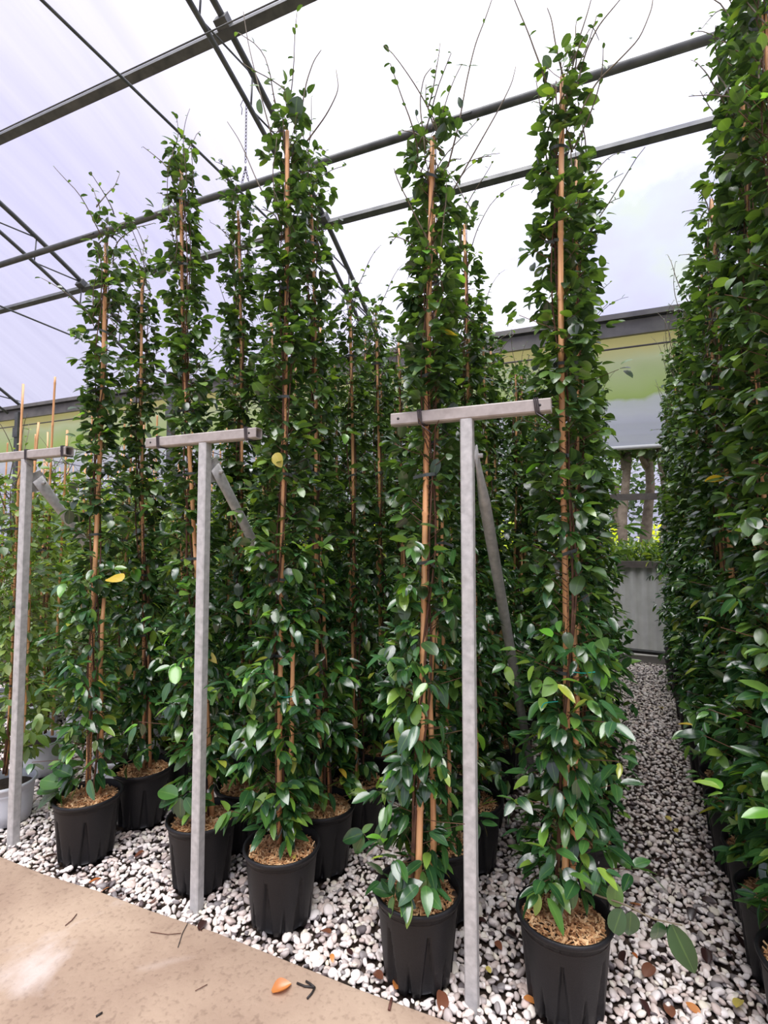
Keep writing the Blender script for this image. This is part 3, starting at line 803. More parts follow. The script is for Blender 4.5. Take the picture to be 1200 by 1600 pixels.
def build_plant(root, seed, ht, canes, n_own, lo=False, dens=1.0, wid=1.0, low_z=0.33, mats=('leaf', 'leaf_upper'), shoots=7, face=None, per=(3, 6),
                cane_r=0.0095, shoot_len=(0.15, 0.45)):
    """parts of one potted climber below root; canes = list of (base xy, top xyz) in local coordinates"""
    r = np.random.default_rng(seed)
    (b0, t0) = canes[0]
    def lean(z):
        f = (z - SOIL_Z) / (t0[2] - SOIL_Z)
        return (b0[0] + (t0[0] - b0[0]) * f + 0.012 * math.sin(z * 2.3 + seed), b0[1] + (t0[1] - b0[1]) * f + 0.012 * math.cos(z * 2.9 + seed))
    main_cane = None
    for (cb, ct) in canes:
        c_ = link('cane', cane_geo((cb[0], cb[1], SOIL_Z - 0.02), ct, cane_r * r.uniform(0.9, 1.1), r).mesh('cane', 'bamboo', True), root)
        main_cane = main_cane or c_
    # stems wind up round the cane
    for q in range(3):
        ph = r.uniform(0, 6.28); w_ = r.uniform(1.5, 4.0); pts = []
        for z in np.linspace(SOIL_Z - 0.01, ht - 0.1 - 0.15 * q, 26):
            o_ = lean(z); rr = 0.022 + 0.012 * math.sin(z * 5 + ph)
            pts.append((o_[0] + rr * math.cos(ph + w_ * z), o_[1] + rr * math.sin(ph + w_ * z), z))
        g = Geo(); g.tube(pts, np.linspace(0.0055, 0.0022, 26), 5); link('stem', g.mesh('stem', 'stem', True), root)
    # ties
    z = 0.55 + r.uniform(0, 0.2)
    while z < ht - 0.25:
        o_ = lean(z); g = Geo(); k = 12; an = np.arange(k) * 2 * math.pi / k
        cx, cy = o_; ti = r.normal(0, 0.25)
        V = [(cx + 0.034 * math.cos(a_), cy + 0.030 * math.sin(a_), z + dz + ti * 0.034 * math.cos(a_)) for dz in (-0.006, 0.006) for a_ in an]
        g.add(V, [(j, (j + 1) % k, k + (j + 1) % k, k + j) for j in range(k)])
        ta = r.uniform(-2.6, -0.5); ex, ey = math.cos(ta), math.sin(ta)
        V = [(cx + ex * s_, cy + ey * s_, z + dz + (s_ - 0.03) * -0.3) for s_ in (0.03, 0.055, 0.075) for dz in (-0.006, 0.006)]
        g.add(V, [(0, 1, 3, 2), (2, 3, 5, 4)])
        link('tie', g.mesh('tie', 'tie'), main_cane)
        z += r.uniform(0.30, 0.48)
    pos, R, ln, rad, zz, tw = gen_foliage(r, ht, lean, dens, wid, low_z, per, face)
    # thin shoots past the top
    sp, sd, su, sl = [], [], [], []
    for q in range(shoots):
        z0 = ht - r.uniform(0.0, 0.75); o_ = lean(z0); a_ = r.uniform(0, 6.28)
        pts = shoot_points(r, (o_[0] + 0.05 * math.cos(a_), o_[1] + 0.05 * math.sin(a_), z0), r.uniform(*shoot_len))
        sg = Geo(); sg.tube(pts, np.linspace(0.0034, 0.0016, len(pts)), 4)
        link('shoot', sg.mesh('shoot', 'shoot', True), root)
        for p in pts[1:]:
            if r.random() < 0.75:
                d = r.normal(0, 1, 3); d[2] = abs(d[2]) * 0.5
                sp.append(p); sd.append(d / np.linalg.norm(d)); su.append(np.array([0.2, -0.4, 1.0]) + r.normal(0, .3, 3)); sl.append(r.uniform(0.010, 0.036))
    if sp:
        pos = np.concatenate([pos, sp]); R = np.concatenate([R, frames(np.array(sd), np.array(su))]); ln = np.concatenate([ln, sl])
        rad = np.concatenate([rad, np.full(len(sp), 0.0)]); zz = np.concatenate([zz, [q[2] for q in sp]])
    # nothing grows through the posts and their crossbars
    W0 = np.array(root.location) + pos; W1 = W0 + R[:, :, 0] * ln[:, None]; bad = np.zeros(len(pos), bool)
    for P_ in (W0, (W0 + W1) / 2, W1):
        for (px_, _, bx0_, bx1_, _) in POSTS:
            bad |= (np.abs(P_[:, 0] - px_) < 0.05) & (P_[:, 1] < 1.85) & (P_[:, 2] < 2.06)
            bad |= (P_[:, 0] > bx0_ - 0.02) & (P_[:, 0] < bx1_ + 0.02) & (P_[:, 1] < 1.85) & (np.abs(P_[:, 2] - 2.0) < 0.06)
    if abs(root.location[1] - 1.9) < 0.12: pos, R, ln, rad, zz = pos[~bad], R[~bad], ln[~bad], rad[~bad], zz[~bad]
    tg = Geo()
    for a_, c_ in tw[::2]:
        tg.tube([a_, ((a_[0] + c_[0]) / 2, (a_[1] + c_[1]) / 2, (a_[2] + c_[2]) / 2 - 0.004), c_], 0.0016, 3, cap=False)
    link('twigs', tg.mesh('twigs', 'stem', True), root, kind='stuff')
    kk = len(pos); pick = r.integers(0, 6, kk)
    upper = zz > 1.45 + r.normal(0, 0.25, kk)
    # leaves that are objects of their own: big, outer, towards the viewer
    if n_own:
        fc = np.array(face) if face is not None else None
        cen = np.array([lean(z_) for z_ in zz])
        outd = pos[:, :2] - cen
        sc = ln * (1 + (0 if fc is None else (outd @ fc) * 12)) * r.uniform(0.8, 1.2, kk) * (0.5 + rad * 5)
        own = np.argsort(-sc)[:n_own]
        lu = set()
        for i in own:
            u = bool(upper[i]); kind = 'round' if u else 'long'
            rv = r.random(); mt = mats[1] if u else mats[0]
            if not lo:
                if rv < 0.045: mt = 'leaf_young'
                elif rv < 0.049: mt = 'leaf_yellow'
                elif not u and rv < 0.25: mt = 'leaf_dusty'
            o = link('leaf', leaf_mesh(kind, int(pick[i]), mt), root)
            o.matrix_basis = Matrix.Translation(pos[i]) @ Matrix((R[i] * ln[i]).tolist()).to_4x4()
        keep = np.ones(kk, bool); keep[own] = False
    else: keep = np.ones(kk, bool)
    suf = '_lo' if lo else ''
    for sel, kind, mt, nm in ((keep & ~upper, 'long' + suf, mats[0], 'lower_leaves'), (keep & upper, 'round' + suf, mats[1], 'upper_leaves')):
        if sel.sum(): link(nm, leaf_cloud_mesh(nm, kind, pos[sel], R[sel], ln[sel], pick[sel], mt), root, kind='stuff')
    return root

def pot_parts(root, chips, white=False):
    p = link('pot', POTW_ME if white else POT_ME, root)
    p.rotation_euler[2] = random.uniform(0, 1.0)
    if white:
        link('soil', SOILW_ME, root)
    else:
        link('soil', SOIL_ME, root)
        link('bark_mulch', chips, root, kind='stuff')

def px_leaf(root, base_px, tip_px, Y, dY=0.0, up=(0.1, -0.7, 0.8), mat='leaf', kind='long', i=0, wide=1.0):
    h_ = math.sin(base_px[0] * 12.9 + tip_px[1] * 7.3); dY = dY + 0.02 * h_; up = (up[0] + 0.45 * h_, up[1] + 0.25 * math.cos(base_px[1] * 3.1), up[2])
    """a leaf whose base and tip lie at two image points, Y metres back"""
    a_ = at_y(*base_px, Y) - np.array(root.location); b_ = at_y(*tip_px, Y + dY) - np.array(root.location)
    d = b_ - a_; L = np.linalg.norm(d)
    R = frames(d[None], np.array([up], float))[0]
    o = link('leaf', leaf_mesh(kind, i, mat), root)
    o.matrix_basis = Matrix.Translation(a_) @ Matrix((R * L * 1.05 * np.array([1, wide, 1])).tolist()).to_4x4()
def px_shoot(root, pts_px, Y, r0=0.003, r1=0.0012, mat='shoot', dYs=None, name='shoot'):
    g = Geo(); P = [at_y(x_, y_, Y + (dYs[i] if dYs else 0)) - np.array(root.location) for i, (x_, y_) in enumerate(pts_px)]
    # smooth the polyline
    P = np.array(P); t = np.arange(len(P)); tt = np.linspace(0, len(P) - 1, (len(P) - 1) * 5 + 1)
    Q = np.stack([np.interp(tt, t, P[:, j]) for j in range(3)], 1)
    for _ in range(3): Q[1:-1] = (Q[:-2] + 2 * Q[1:-1] + Q[2:]) / 4
    g.tube(Q, np.linspace(r0, r1, len(Q)), 5); link(name, g.mesh(name, mat, True), root); return Q

# ------------------------------------------------------------------ the climbers that show best, one by one
ORD = ['first', 'second', 'third', 'fourth', 'fifth', 'sixth', 'seventh', 'eighth', 'ninth', 'tenth', 'eleventh', 'twelfth', 'thirteenth', 'fourteenth', 'fifteenth', 'sixteenth']
ROW_TXT = {'A': 'fifth row from the aisle', 'B': 'fourth row from the aisle', 'C': 'third row from the aisle', 'D': 'second row from the aisle', 'E': 'row edging the aisle beside the posts',
           'F': 'row edging the aisle opposite the posts', 'G': 'second row opposite the posts', 'H': 'third row opposite the posts'}
def local_top(x, y, px, py): 
    p = at_y(px, py, y); return (p[0] - x, p[1] - y, p[2])
HERO = {   # (row, rank): label, cane top pixel, column top pixel y, density, width, seed, extra canes
 ('A', 0): ('climbing vine column whose low leaves spill over a black pot near the white pots', (166, 375), 330, 0.9, 1.0),
 ('B', 0): ('climbing vine column in the black pot directly behind the middle T-post', (283, 265), 215, 1.0, 0.95),
 ('C', 0): ('bushy vine column in black pot full of bright bark, just past middle T-post', (449, 205), 150, 1.15, 1.05),
 ('D', 0): ('climbing vine column with long bamboo cane showing, beside the post nearest the aisle', (676, 215), 165, 1.0, 1.0),
 ('E', 0): ('climbing vine column in foremost black pot, low shoot trailing onto the gravel', (879, 120), 85, 1.05, 1.0),
}
def hero_face(x, y):
    v = -np.array([x, y]); return tuple(v / np.linalg.norm(v))
GROUP = 'staked climbing vines in pots'
heroes = {}
for (row, rank, x, y) in pots:
    if (row, rank) in HERO:
        lab, ctop, ytop, dens, wid = HERO[(row, rank)]
        root = thing('potted_climber', lab, 'potted plant', (x, y, 0), GROUP)
        heroes[(row, rank)] = root
        t0 = local_top(x, y, *ctop); ht = at_y(ctop[0], ytop, y)[2]
        base = {'D': (0.015, -0.045), 'C': (-0.02, 0.01), 'E': (0.0, 0.02)}.get(row, (0.0, 0.0))
        canes = [(base, t0), ((base[0] + 0.035, base[1] + 0.03), (t0[0] * 0.4 + 0.03, t0[1] + 0.03, 1.25))]
        pot_parts(root, CHIPS[len(heroes) % 3])
        build_plant(root, 100 + len(heroes), ht, canes, 300, dens=dens, wid=wid, low_z=0.36, face=hero_face(x, y), shoots=13, cane_r=0.0118)

# trailing shoots the photo shows on two of them
E_ = heroes[('E', 0)]; C_0 = heroes[('C', 0)]
px_shoot(E_, [(905, 1385), (935, 1400), (975, 1412), (1020, 1436), (1040, 1440), (1066, 1446)], 1.86, 0.0035, 0.002, dYs=[0, -.02, -.04, -.04, -.04, -.04])
for b_, t_, k_, i_ in (((960, 1416), (962, 1384), 'round', 0), ((972, 1420), (958, 1458), 'round', 2), ((986, 1424), (984, 1465), 'long', 5), ((1028, 1440), (1032, 1482), 'long', 3),
                   ((1050, 1444), (1086, 1526), 'long', 0), ((1046, 1444), (1052, 1480), 'long', 2), ((905, 1390), (880, 1372), 'round', 1), ((870, 1392), (880, 1440), 'long', 1),
                   ((866, 1352), (842, 1370), 'long', 5), ((880, 1372), (902, 1362), 'round', 3), ((912, 1362), (922, 1392), 'long', 4)):
    px_leaf(E_, b_, t_, 1.83, 0.0, mat='leaf_dusty' if i_ != 0 else 'leaf', kind=k_, i=i_, wide=1.2)
D_ = heroes[('D', 0)]
px_shoot(D_, [(640, 1340), (612, 1362), (620, 1402)], 1.76, 0.0035, 0.002)
for b_, t_, i_ in (((614, 1398), (578, 1382), 0), ((616, 1400), (608, 1434), 2), ((620, 1398), (650, 1418), 5), ((618, 1396), (650, 1376), 3), ((614, 1396), (596, 1370), 1), ((622, 1394), (626, 1372), 4)):
    px_leaf(D_, b_, t_, 1.72, 0.0, mat='leaf', i=i_, wide=1.1)
px_shoot(D_, [(612, 1330), (585, 1322), (566, 1300)], 1.88, 0.003, 0.0015)
for b_, t_, i_ in (((568, 1302), (532, 1312), 0), ((566, 1300), (582, 1288), 2), ((568, 1304), (552, 1334), 5), ((592, 1320), (596, 1282), 3), ((600, 1326), (612, 1296), 1)):
    px_leaf(D_, b_, t_, 1.86, 0.0, mat='leaf', i=i_, wide=1.15)
px_shoot(C_0, [(432, 1087), (445, 1090), (458, 1088)], 1.80, 0.0018, 0.0018, mat='tie_teal', name='twine')
px_shoot(E_, [(895, 1050), (912, 1052), (930, 1050)], 1.80, 0.0018, 0.0018, mat='tie_teal', name='twine')
px_shoot(E_, [(846, 1106), (850, 1098), (872, 1096)], 1.80, 0.0018, 0.0018, mat='tie_teal', name='twine')
A_ = heroes[('A', 0)]; B_ = heroes[('B', 0)]
px_shoot(A_, [(120, 1215), (100, 1228), (84, 1238)], 1.80, 0.003, 0.0015)
for b_, t_, i_, m_ in (((92, 1238), (50, 1258), 0, 'leaf_dusty'), ((90, 1234), (58, 1232), 2, 'leaf'), ((100, 1226), (62, 1215), 5, 'leaf'), ((84, 1242), (68, 1262), 3, 'leaf_young'), ((96, 1240), (84, 1268), 1, 'leaf'),
                       ((104, 1224), (84, 1252), 4, 'leaf_dusty'), ((112, 1212), (82, 1196), 0, 'leaf'), ((128, 1218), (108, 1248), 5, 'leaf'), ((140, 1218), (146, 1250), 2, 'leaf_dusty')):
    px_leaf(A_, b_, t_, 1.76, 0.0, mat=m_, i=i_, wide=1.1)
px_leaf(A_, (190, 908), (166, 892), 1.78, mat='leaf_yellow', i=3, wide=1.3)
px_leaf(C_0, (430, 708), (437, 728), 1.80, mat='leaf_yellow', kind='round', i=3)
px_shoot(B_, [(300, 1225), (288, 1240), (278, 1246)], 1.84, 0.003, 0.0015)
for b_, t_, i_, m_ in (((278, 1244), (244, 1232), 0, 'leaf'), ((278, 1246), (240, 1252), 4, 'leaf_dusty'), ((280, 1248), (262, 1266), 2, 'leaf_young'), ((282, 1246), (280, 1282), 5, 'leaf_dusty'), ((284, 1240), (296, 1214), 3, 'leaf'), ((290, 1246), (304, 1276), 1, 'leaf')):
    px_leaf(B_, b_, t_, 1.80, 0.0, mat=m_, i=i_, wide=1.1)
# long tendrils against the roof
px_shoot(D_, [(700, 260), (718, 190), (728, 130), (742, 70), (758, 30), (770, -5)], 1.83, 0.0036, 0.0018)
for b_, t_ in (((731, 104), (712, 98)), ((731, 104), (749, 100)), ((757, 36), (755, 28)), ((722, 170), (716, 150))): px_leaf(D_, b_, t_, 1.83, mat='leaf_upper', kind='long')
px_shoot(D_, [(690, 330), (740, 240), (780, 170), (800, 130), (806, 104)], 1.9, 0.0034, 0.0016)
px_shoot(D_, [(665, 240), (655, 160), (662, 120), (674, 106)], 1.83, 0.0034, 0.0016)
px_shoot(E_, [(905, 180), (930, 130), (965, 96), (1000, 60), (1018, 15), (1020, 0)], 1.9, 0.0036, 0.0018)
for b_, t_ in (((948, 108), (940, 97)), ((985, 62), (982, 55))): px_leaf(E_, b_, t_, 1.9, mat='leaf_upper')
px_shoot(E_, [(900, 140), (915, 80), (935, 40), (960, 10), (975, -8)], 1.9, 0.0036, 0.0018)
px_shoot(E_, [(880, 120), (868, 70), (862, 30), (855, 12)], 1.9, 0.0036, 0.0018)
px_shoot(E_, [(885, 110), (905, 60), (918, 20), (925, -6)], 1.9, 0.0036, 0.0018)
C_ = heroes[('C', 0)]
px_shoot(C_, [(425, 215), (405, 140), (388, 70), (380, 18)], 1.88, 0.0036, 0.0018)
px_shoot(C_, [(420, 320), (400, 280), (375, 220), (355, 190)], 1.88, 0.0036, 0.0018)
px_shoot(C_, [(470, 180), (478, 130), (490, 95), (502, 78)], 1.88, 0.0036, 0.0018)
px_shoot(C_, [(480, 220), (510, 180), (530, 140), (525, 108)], 1.88, 0.0036, 0.0018)
for b_, t_, i_ in (((414, 132), (428, 116), 1), ((405, 135), (390, 131), 0), ((410, 178), (403, 155), 2), ((465, 150), (458, 190), 3)):
    px_leaf(C_, b_, t_, 1.86, mat='leaf_upper', kind='round', i=i_)

# the second line of climbers and the near ones across the aisle, also one by one
for (row, rank, x, y) in pots:
    spec = {('A', 1): ((222, 430), 395), ('B', 1): ((372, 330), 282), ('C', 1): ((484, 275), 232), ('E', 1): ((900, 250), 225), ('F', 0): None, ('F', 1): None,
            ('F', 2): ((1158, 80), 20)}.get((row, rank), 0)
    if spec == 0: continue
    lab = {('A', 1): 'climbing vine column, second black pot back in the fifth row from the aisle',
           ('B', 1): 'climbing vine column, second pot back in the fourth row from the aisle',
           ('C', 1): 'climbing vine column in black pot touching the pot of bright bark from behind',
           ('E', 1): 'climbing vine in black pot splashed with white drips, behind the foremost pot',
           ('F', 0): 'nearest potted climber across the aisle, pot barely entering the frame',
           ('F', 1): 'second nearest potted climber across the aisle, thin stem dangling over its pot',
           ('F', 2): 'tall potted climber across the aisle with bright bark showing at the rim'}[(row, rank)]
    root = thing('potted_climber', lab, 'potted plant', (x, y, 0), GROUP)
    heroes[(row, rank)] = root
    if spec: t0 = local_top(x, y, *spec[0]); ht = at_y(spec[0][0], spec[1], y)[2]
    else: t0 = (-0.04, 0.0, 3.3); ht = 3.55
    canes = [((0.0, 0.0), t0), ((0.03, 0.02), (t0[0] * 0.4 + 0.02, t0[1] + 0.02, 1.4))]
    pot_parts(root, CHIPS[(rank + 1) % 3])
    w_ = 1.1 if row == 'F' else 1.0
    build_plant(root, 200 + len(heroes), ht, canes, 300, dens=1.0 * w_, wid=w_, low_z=0.36, face=hero_face(x, y), shoots=12)

M['splash'] = plain('white_splash', (0.75, 0.74, 0.72), 0.7)
E1 = heroes[('E', 1)]
for a_, z_, dz in ((-0.98, 0.235, 0.012), (-0.95, 0.21, 0.02), (-1.12, 0.20, 0.03), (-0.80, 0.19, 0.035), (-1.05, 0.155, 0.02), (-0.86, 0.145, 0.012), (-1.2, 0.23, 0.01)):
    g = Geo(); V = []
    for q in range(4):
        zq = z_ - dz * q / 3; rq = 0.122 + (0.149 - 0.122) * zq / POT_H + 0.0015; w_ = 0.022 * math.sin(math.pi * (0.2 + 0.7 * q / 3))
        V += [(rq * math.cos(a_ - w_), rq * math.sin(a_ - w_), zq), (rq * math.cos(a_ + w_), rq * math.sin(a_ + w_), zq)]
    g.add(V, [(2 * q, 2 * q + 1, 2 * q + 3, 2 * q + 2) for q in range(3)])
    link('splash', g.mesh('splash', 'splash'), E1)

# ------------------------------------------------------------------ the rest of the climbers: copies of six prototypes
def copy_parts(src_parts, root):
    for ch_ in src_parts:
        c = ch_.copy(); COL.objects.link(c); c.parent = root
        for g3 in ch_.children:
            d_ = g3.copy(); COL.objects.link(d_); d_.parent = c
protos = []
PROTO_SPEC = [(3.12, 90, 1.0), (3.25, 90, 1.1), (3.02, 90, 0.95), (3.10, 26, 1.0), (3.22, 26, 1.1), (3.0, 26, 1.05)]
rest_pots = [p for p in pots if (p[0], p[1]) not in heroes]
rest_pots.sort(key=lambda p: p[3])
proto_parts = {}
cnt = {0: 0, 1: 0}
for (row, rank, x, y) in rest_pots:
    tier = 0 if y < 3.7 else 1
    vi = tier * 3 + cnt[tier] % 3; cnt[tier] += 1
    w_txt = ('climbing vine in black pot, %s back in the %s' % (ORD[rank], ROW_TXT[row]))
    root = thing('potted_climber', w_txt, 'potted plant', (x, y, 0), GROUP, rz=random.uniform(-0.5, 0.5))
    s_ = random.uniform(0.96, 1.05) * (1.06 if row in 'FGH' else 1.0)
    root.scale = (1.0, 1.0, s_)
    if vi not in proto_parts:
        ht, no, dn = PROTO_SPEC[vi]
        lx, ly = random.uniform(-.06, .06), random.uniform(-.05, .05)
        canes = [((0, 0), (lx, ly, ht - 0.10)), ((0.03, -0.02), (lx + 0.03, ly - 0.03, ht * 0.5))]
        pot_parts(root, CHIPS_LO)
        build_plant(root, 300 + vi, ht, canes, no, lo=True, dens=0.85 * dn, wid=1.02, low_z=0.36, face=(0.2, -0.98), shoots=6)
        proto_parts[vi] = list(root.children)
    else: copy_parts(proto_parts[vi], root)

# ------------------------------------------------------------------ shorter bright shrubs on canes in white pots
proto_w = []
for i, (x, y) in enumerate(white_pots):
    lab = {0: 'staked shrub in white pot right beside the post, pot cut by the frame', 1: 'staked shrub in white pot behind that post, dark soil showing',
           2: 'staked shrub in white pot between the two nearest black pots', 3: 'staked pale shrub in white pot half hidden behind a black pot',
           4: 'staked pale shrub in the white pot next to the fifth row of climbers'}.get(i) or white_lab[i]
    root = thing('potted_shrub', lab, 'potted plant', (x, y, 0), 'pale shrubs on canes in white pots', rz=random.uniform(-3, 3) if i > 2 else 0)
    if len(proto_w) < 4:
        pot_parts(root, None, white=True)
        ht = [1.95, 2.15, 2.05, 2.0][i]
        ch_ = [2.45, 2.68, 2.55, 2.5][i]
        canes = [((0.0, 0.0), (0.02, 0.0, ch_)), ((0.07, 0.03), (0.09, 0.05, ch_ - 0.22 - 0.15 * (i % 2)))]
        build_plant(root, 400 + i, ht, canes, 60, lo=True, dens=1.1, wid=1.6, low_z=0.34, mats=('leaf_pale', 'leaf_pale'), shoots=9, cane_r=0.0085, shoot_len=(0.2, 0.6))
        proto_w.append(list(root.children))
    else: 
        copy_parts(proto_w[i % 4], root)
        root.scale = (1, 1, random.uniform(0.93, 1.08))

# ------------------------------------------------------------------ beyond the wall: planter, rail, trees, hedge
pl = thing('raised_planter', 'tall corrugated steel planter at the end of the aisle with leafy plants', 'planter', (0.4, 7.75, -0.03))
g_ = Geo(); n_ = 160; xs_ = np.linspace(-1.5, 1.5, n_)
V = [(x_, -0.16 + 0.02 * math.sin(x_ * 2 * math.pi / 0.13), z_) for z_ in (0.0, 1.24) for x_ in xs_]
g_.add(V, [(j, j + 1, n_ + j + 1, n_ + j) for j in range(n_ - 1)])
link('sheet', g_.mesh('sheet', 'corr', True), pl)
g_ = Geo(); g_.box((0, 0.42, 0.60), (3.0, 1.1, 1.2)); link('core', g_.mesh('core', 'soil'), pl)
g_ = Geo(); g_.box((0, -0.17, 1.255), (3.06, 0.09, 0.085)); link('cap_rail', g_.mesh('cap_rail', 'rail'), pl)
kb = thing('kerb', 'low pale concrete kerb at the foot of the corrugated planter', 'kerb', (0.4, 7.44, -0.03))
g_ = Geo(); g_.box((0, 0, 0.06), (3.2, 0.14, 0.12)); link('kerb_block', g_.mesh('kerb', 'kerb'), kb)
bp_ = thing('ground_pipe', 'black pipe lying across the end of the aisle', 'pipe', (0.4, 7.33, 0.16))
g_ = Geo(); g_.tube([(-1.4, 0, 0.02), (-0.4, 0.0, 0.0), (0.3, -0.01, -0.02), (1.4, 0, 0.0)], 0.028, 8); bp_ = with_mesh(bp_, g_.mesh('ground_pipe', 'black_pipe', True))
rl = thing('fence_rail', 'brown-grey horizontal rail above the corrugated planter', 'rail', (-8, 7.62, 2.115))
g_ = Geo(); g_.box((0, 0, 0), (34, 0.05, 0.085)); rl = with_mesh(rl, g_.mesh('fence_rail', 'rail'))

def cloud(name, centre, size, cnt_, ln_, mat, parent, seed, kind='round_lo', upright=False):
    r = np.random.default_rng(seed)
    P = r.normal(0, 1, (cnt_, 3)); P /= np.linalg.norm(P, axis=1)[:, None]; P *= (r.uniform(0, 1, cnt_) ** 0.4)[:, None]
    if upright: P[:, 2] = np.abs(P[:, 2])
    P = P * np.array(size) + np.array(centre)
    d = r.normal(0, 1, (cnt_, 3)); d[:, 2] = d[:, 2] * 0.5 + (0.9 if upright else -0.1)
    u = r.normal(0, 0.5, (cnt_, 3)); u[:, 2] += 1
    return link(name, leaf_cloud_mesh(name, kind, P, frames(d, u), r.uniform(0.7, 1.3, cnt_) * ln_, r.integers(0, 6, cnt_), mat), parent, kind='stuff')
cloud('planter_leaves', (0, 0.20, 1.25), (1.5, 0.35, 0.30), 1500, 0.10, 'leaf_pale', pl, 1, 'long_lo', upright=True)

TREES = [(0.39, 9.5, 0.10, 4.7, 'slender tree seen above the planter, its trunk nearest the posts'), (0.79, 10.3, 0.12, 4.9, 'thicker tree in the middle above the planter'),
         (0.95, 9.4, 0.09, 4.6, 'tree above the planter standing farthest from the posts'), (-3.4, 11.0, 0.12, 4.3, 'tree beyond the curtain behind the staked shrubs'),
         (-7.2, 11.2, 0.13, 4.3, 'spreading tree outside beyond the pale shrubs'), (3.6, 11.0, 0.12, 4.3, 'tree outside behind the rows across the aisle')]
for i, (x, y, rt_, h_, lab) in enumerate(TREES):
    t = thing('tree', lab, 'tree', (x, y, -0.1), 'trees outside the greenhouse')
    r = np.random.default_rng(50 + i)
    pts = [(0.06 * math.sin(q * 1.3 + i), 0.05 * math.cos(q + i), h_ * 0.85 * q / 8) for q in range(9)]
    g_ = Geo(); g_.tube(pts, np.linspace(rt_, rt_ * 0.5, 9) * (1 + 0.08 * r.normal(size=9)), 10); link('trunk', g_.mesh('trunk', 'bark', True), t)
    for q in range(3):
        a_ = r.uniform(0, 6.28); g_ = Geo(); z0 = h_ * (0.60 + 0.06 * q)
        g_.tube([(0, 0, z0), (0.2 * math.cos(a_), 0.2 * math.sin(a_), z0 + 0.5), (0.6 * math.cos(a_), 0.6 * math.sin(a_), z0 + 1.3)], [rt_ * 0.5, rt_ * 0.4, rt_ * 0.2], 7)
        link('branch', g_.mesh('branch', 'bark', True), t)
    cloud('crown', (0, 0, h_ * 0.80), ((0.5, 0.45, 0.8) if i < 3 else (1.3, 1.1, 0.9)), 1600 if i < 3 else 2200, 0.13, 'leaf_tree', t, 60 + i)
for i in range(8):
    x = -9 + i * 1.75
    h = thing('hedge_bush', '%s yellow-green bush in the line outside, counted from the pale-shrub end' % NUM[i], 'bush', (x, 12.6, -0.1), 'yellow-green bushes outside')
    g_ = Geo(); g_.tube([(0, 0, 0), (0.02, 0, 1.4)], 0.04, 6); link('stem', g_.mesh('stem', 'bark', True), h)
    cloud('foliage', (0, 0, 1.35), (0.84, 0.6, 0.75), 1100, 0.12, 'leaf_gold', h, 80 + i)
for i in range(7):
    x = -12 + i * 3.1
    h = thing('background_tree', '%s dark evergreen beyond the yellow-green bushes, counted from the pale-shrub end' % NUM[i], 'tree', (x, 16.5 + (i % 2), -0.1), 'evergreen belt outside')
    g_ = Geo(); g_.tube([(0, 0, 0), (0.05, 0, 3.2)], [0.15, 0.09], 8); link('trunk', g_.mesh('trunk', 'bark', True), h)
    cloud('crown', (0, 0, 3.1), (1.5, 1.2, 2.4), 1300, 0.20, 'leaf_tree', h, 95 + i)

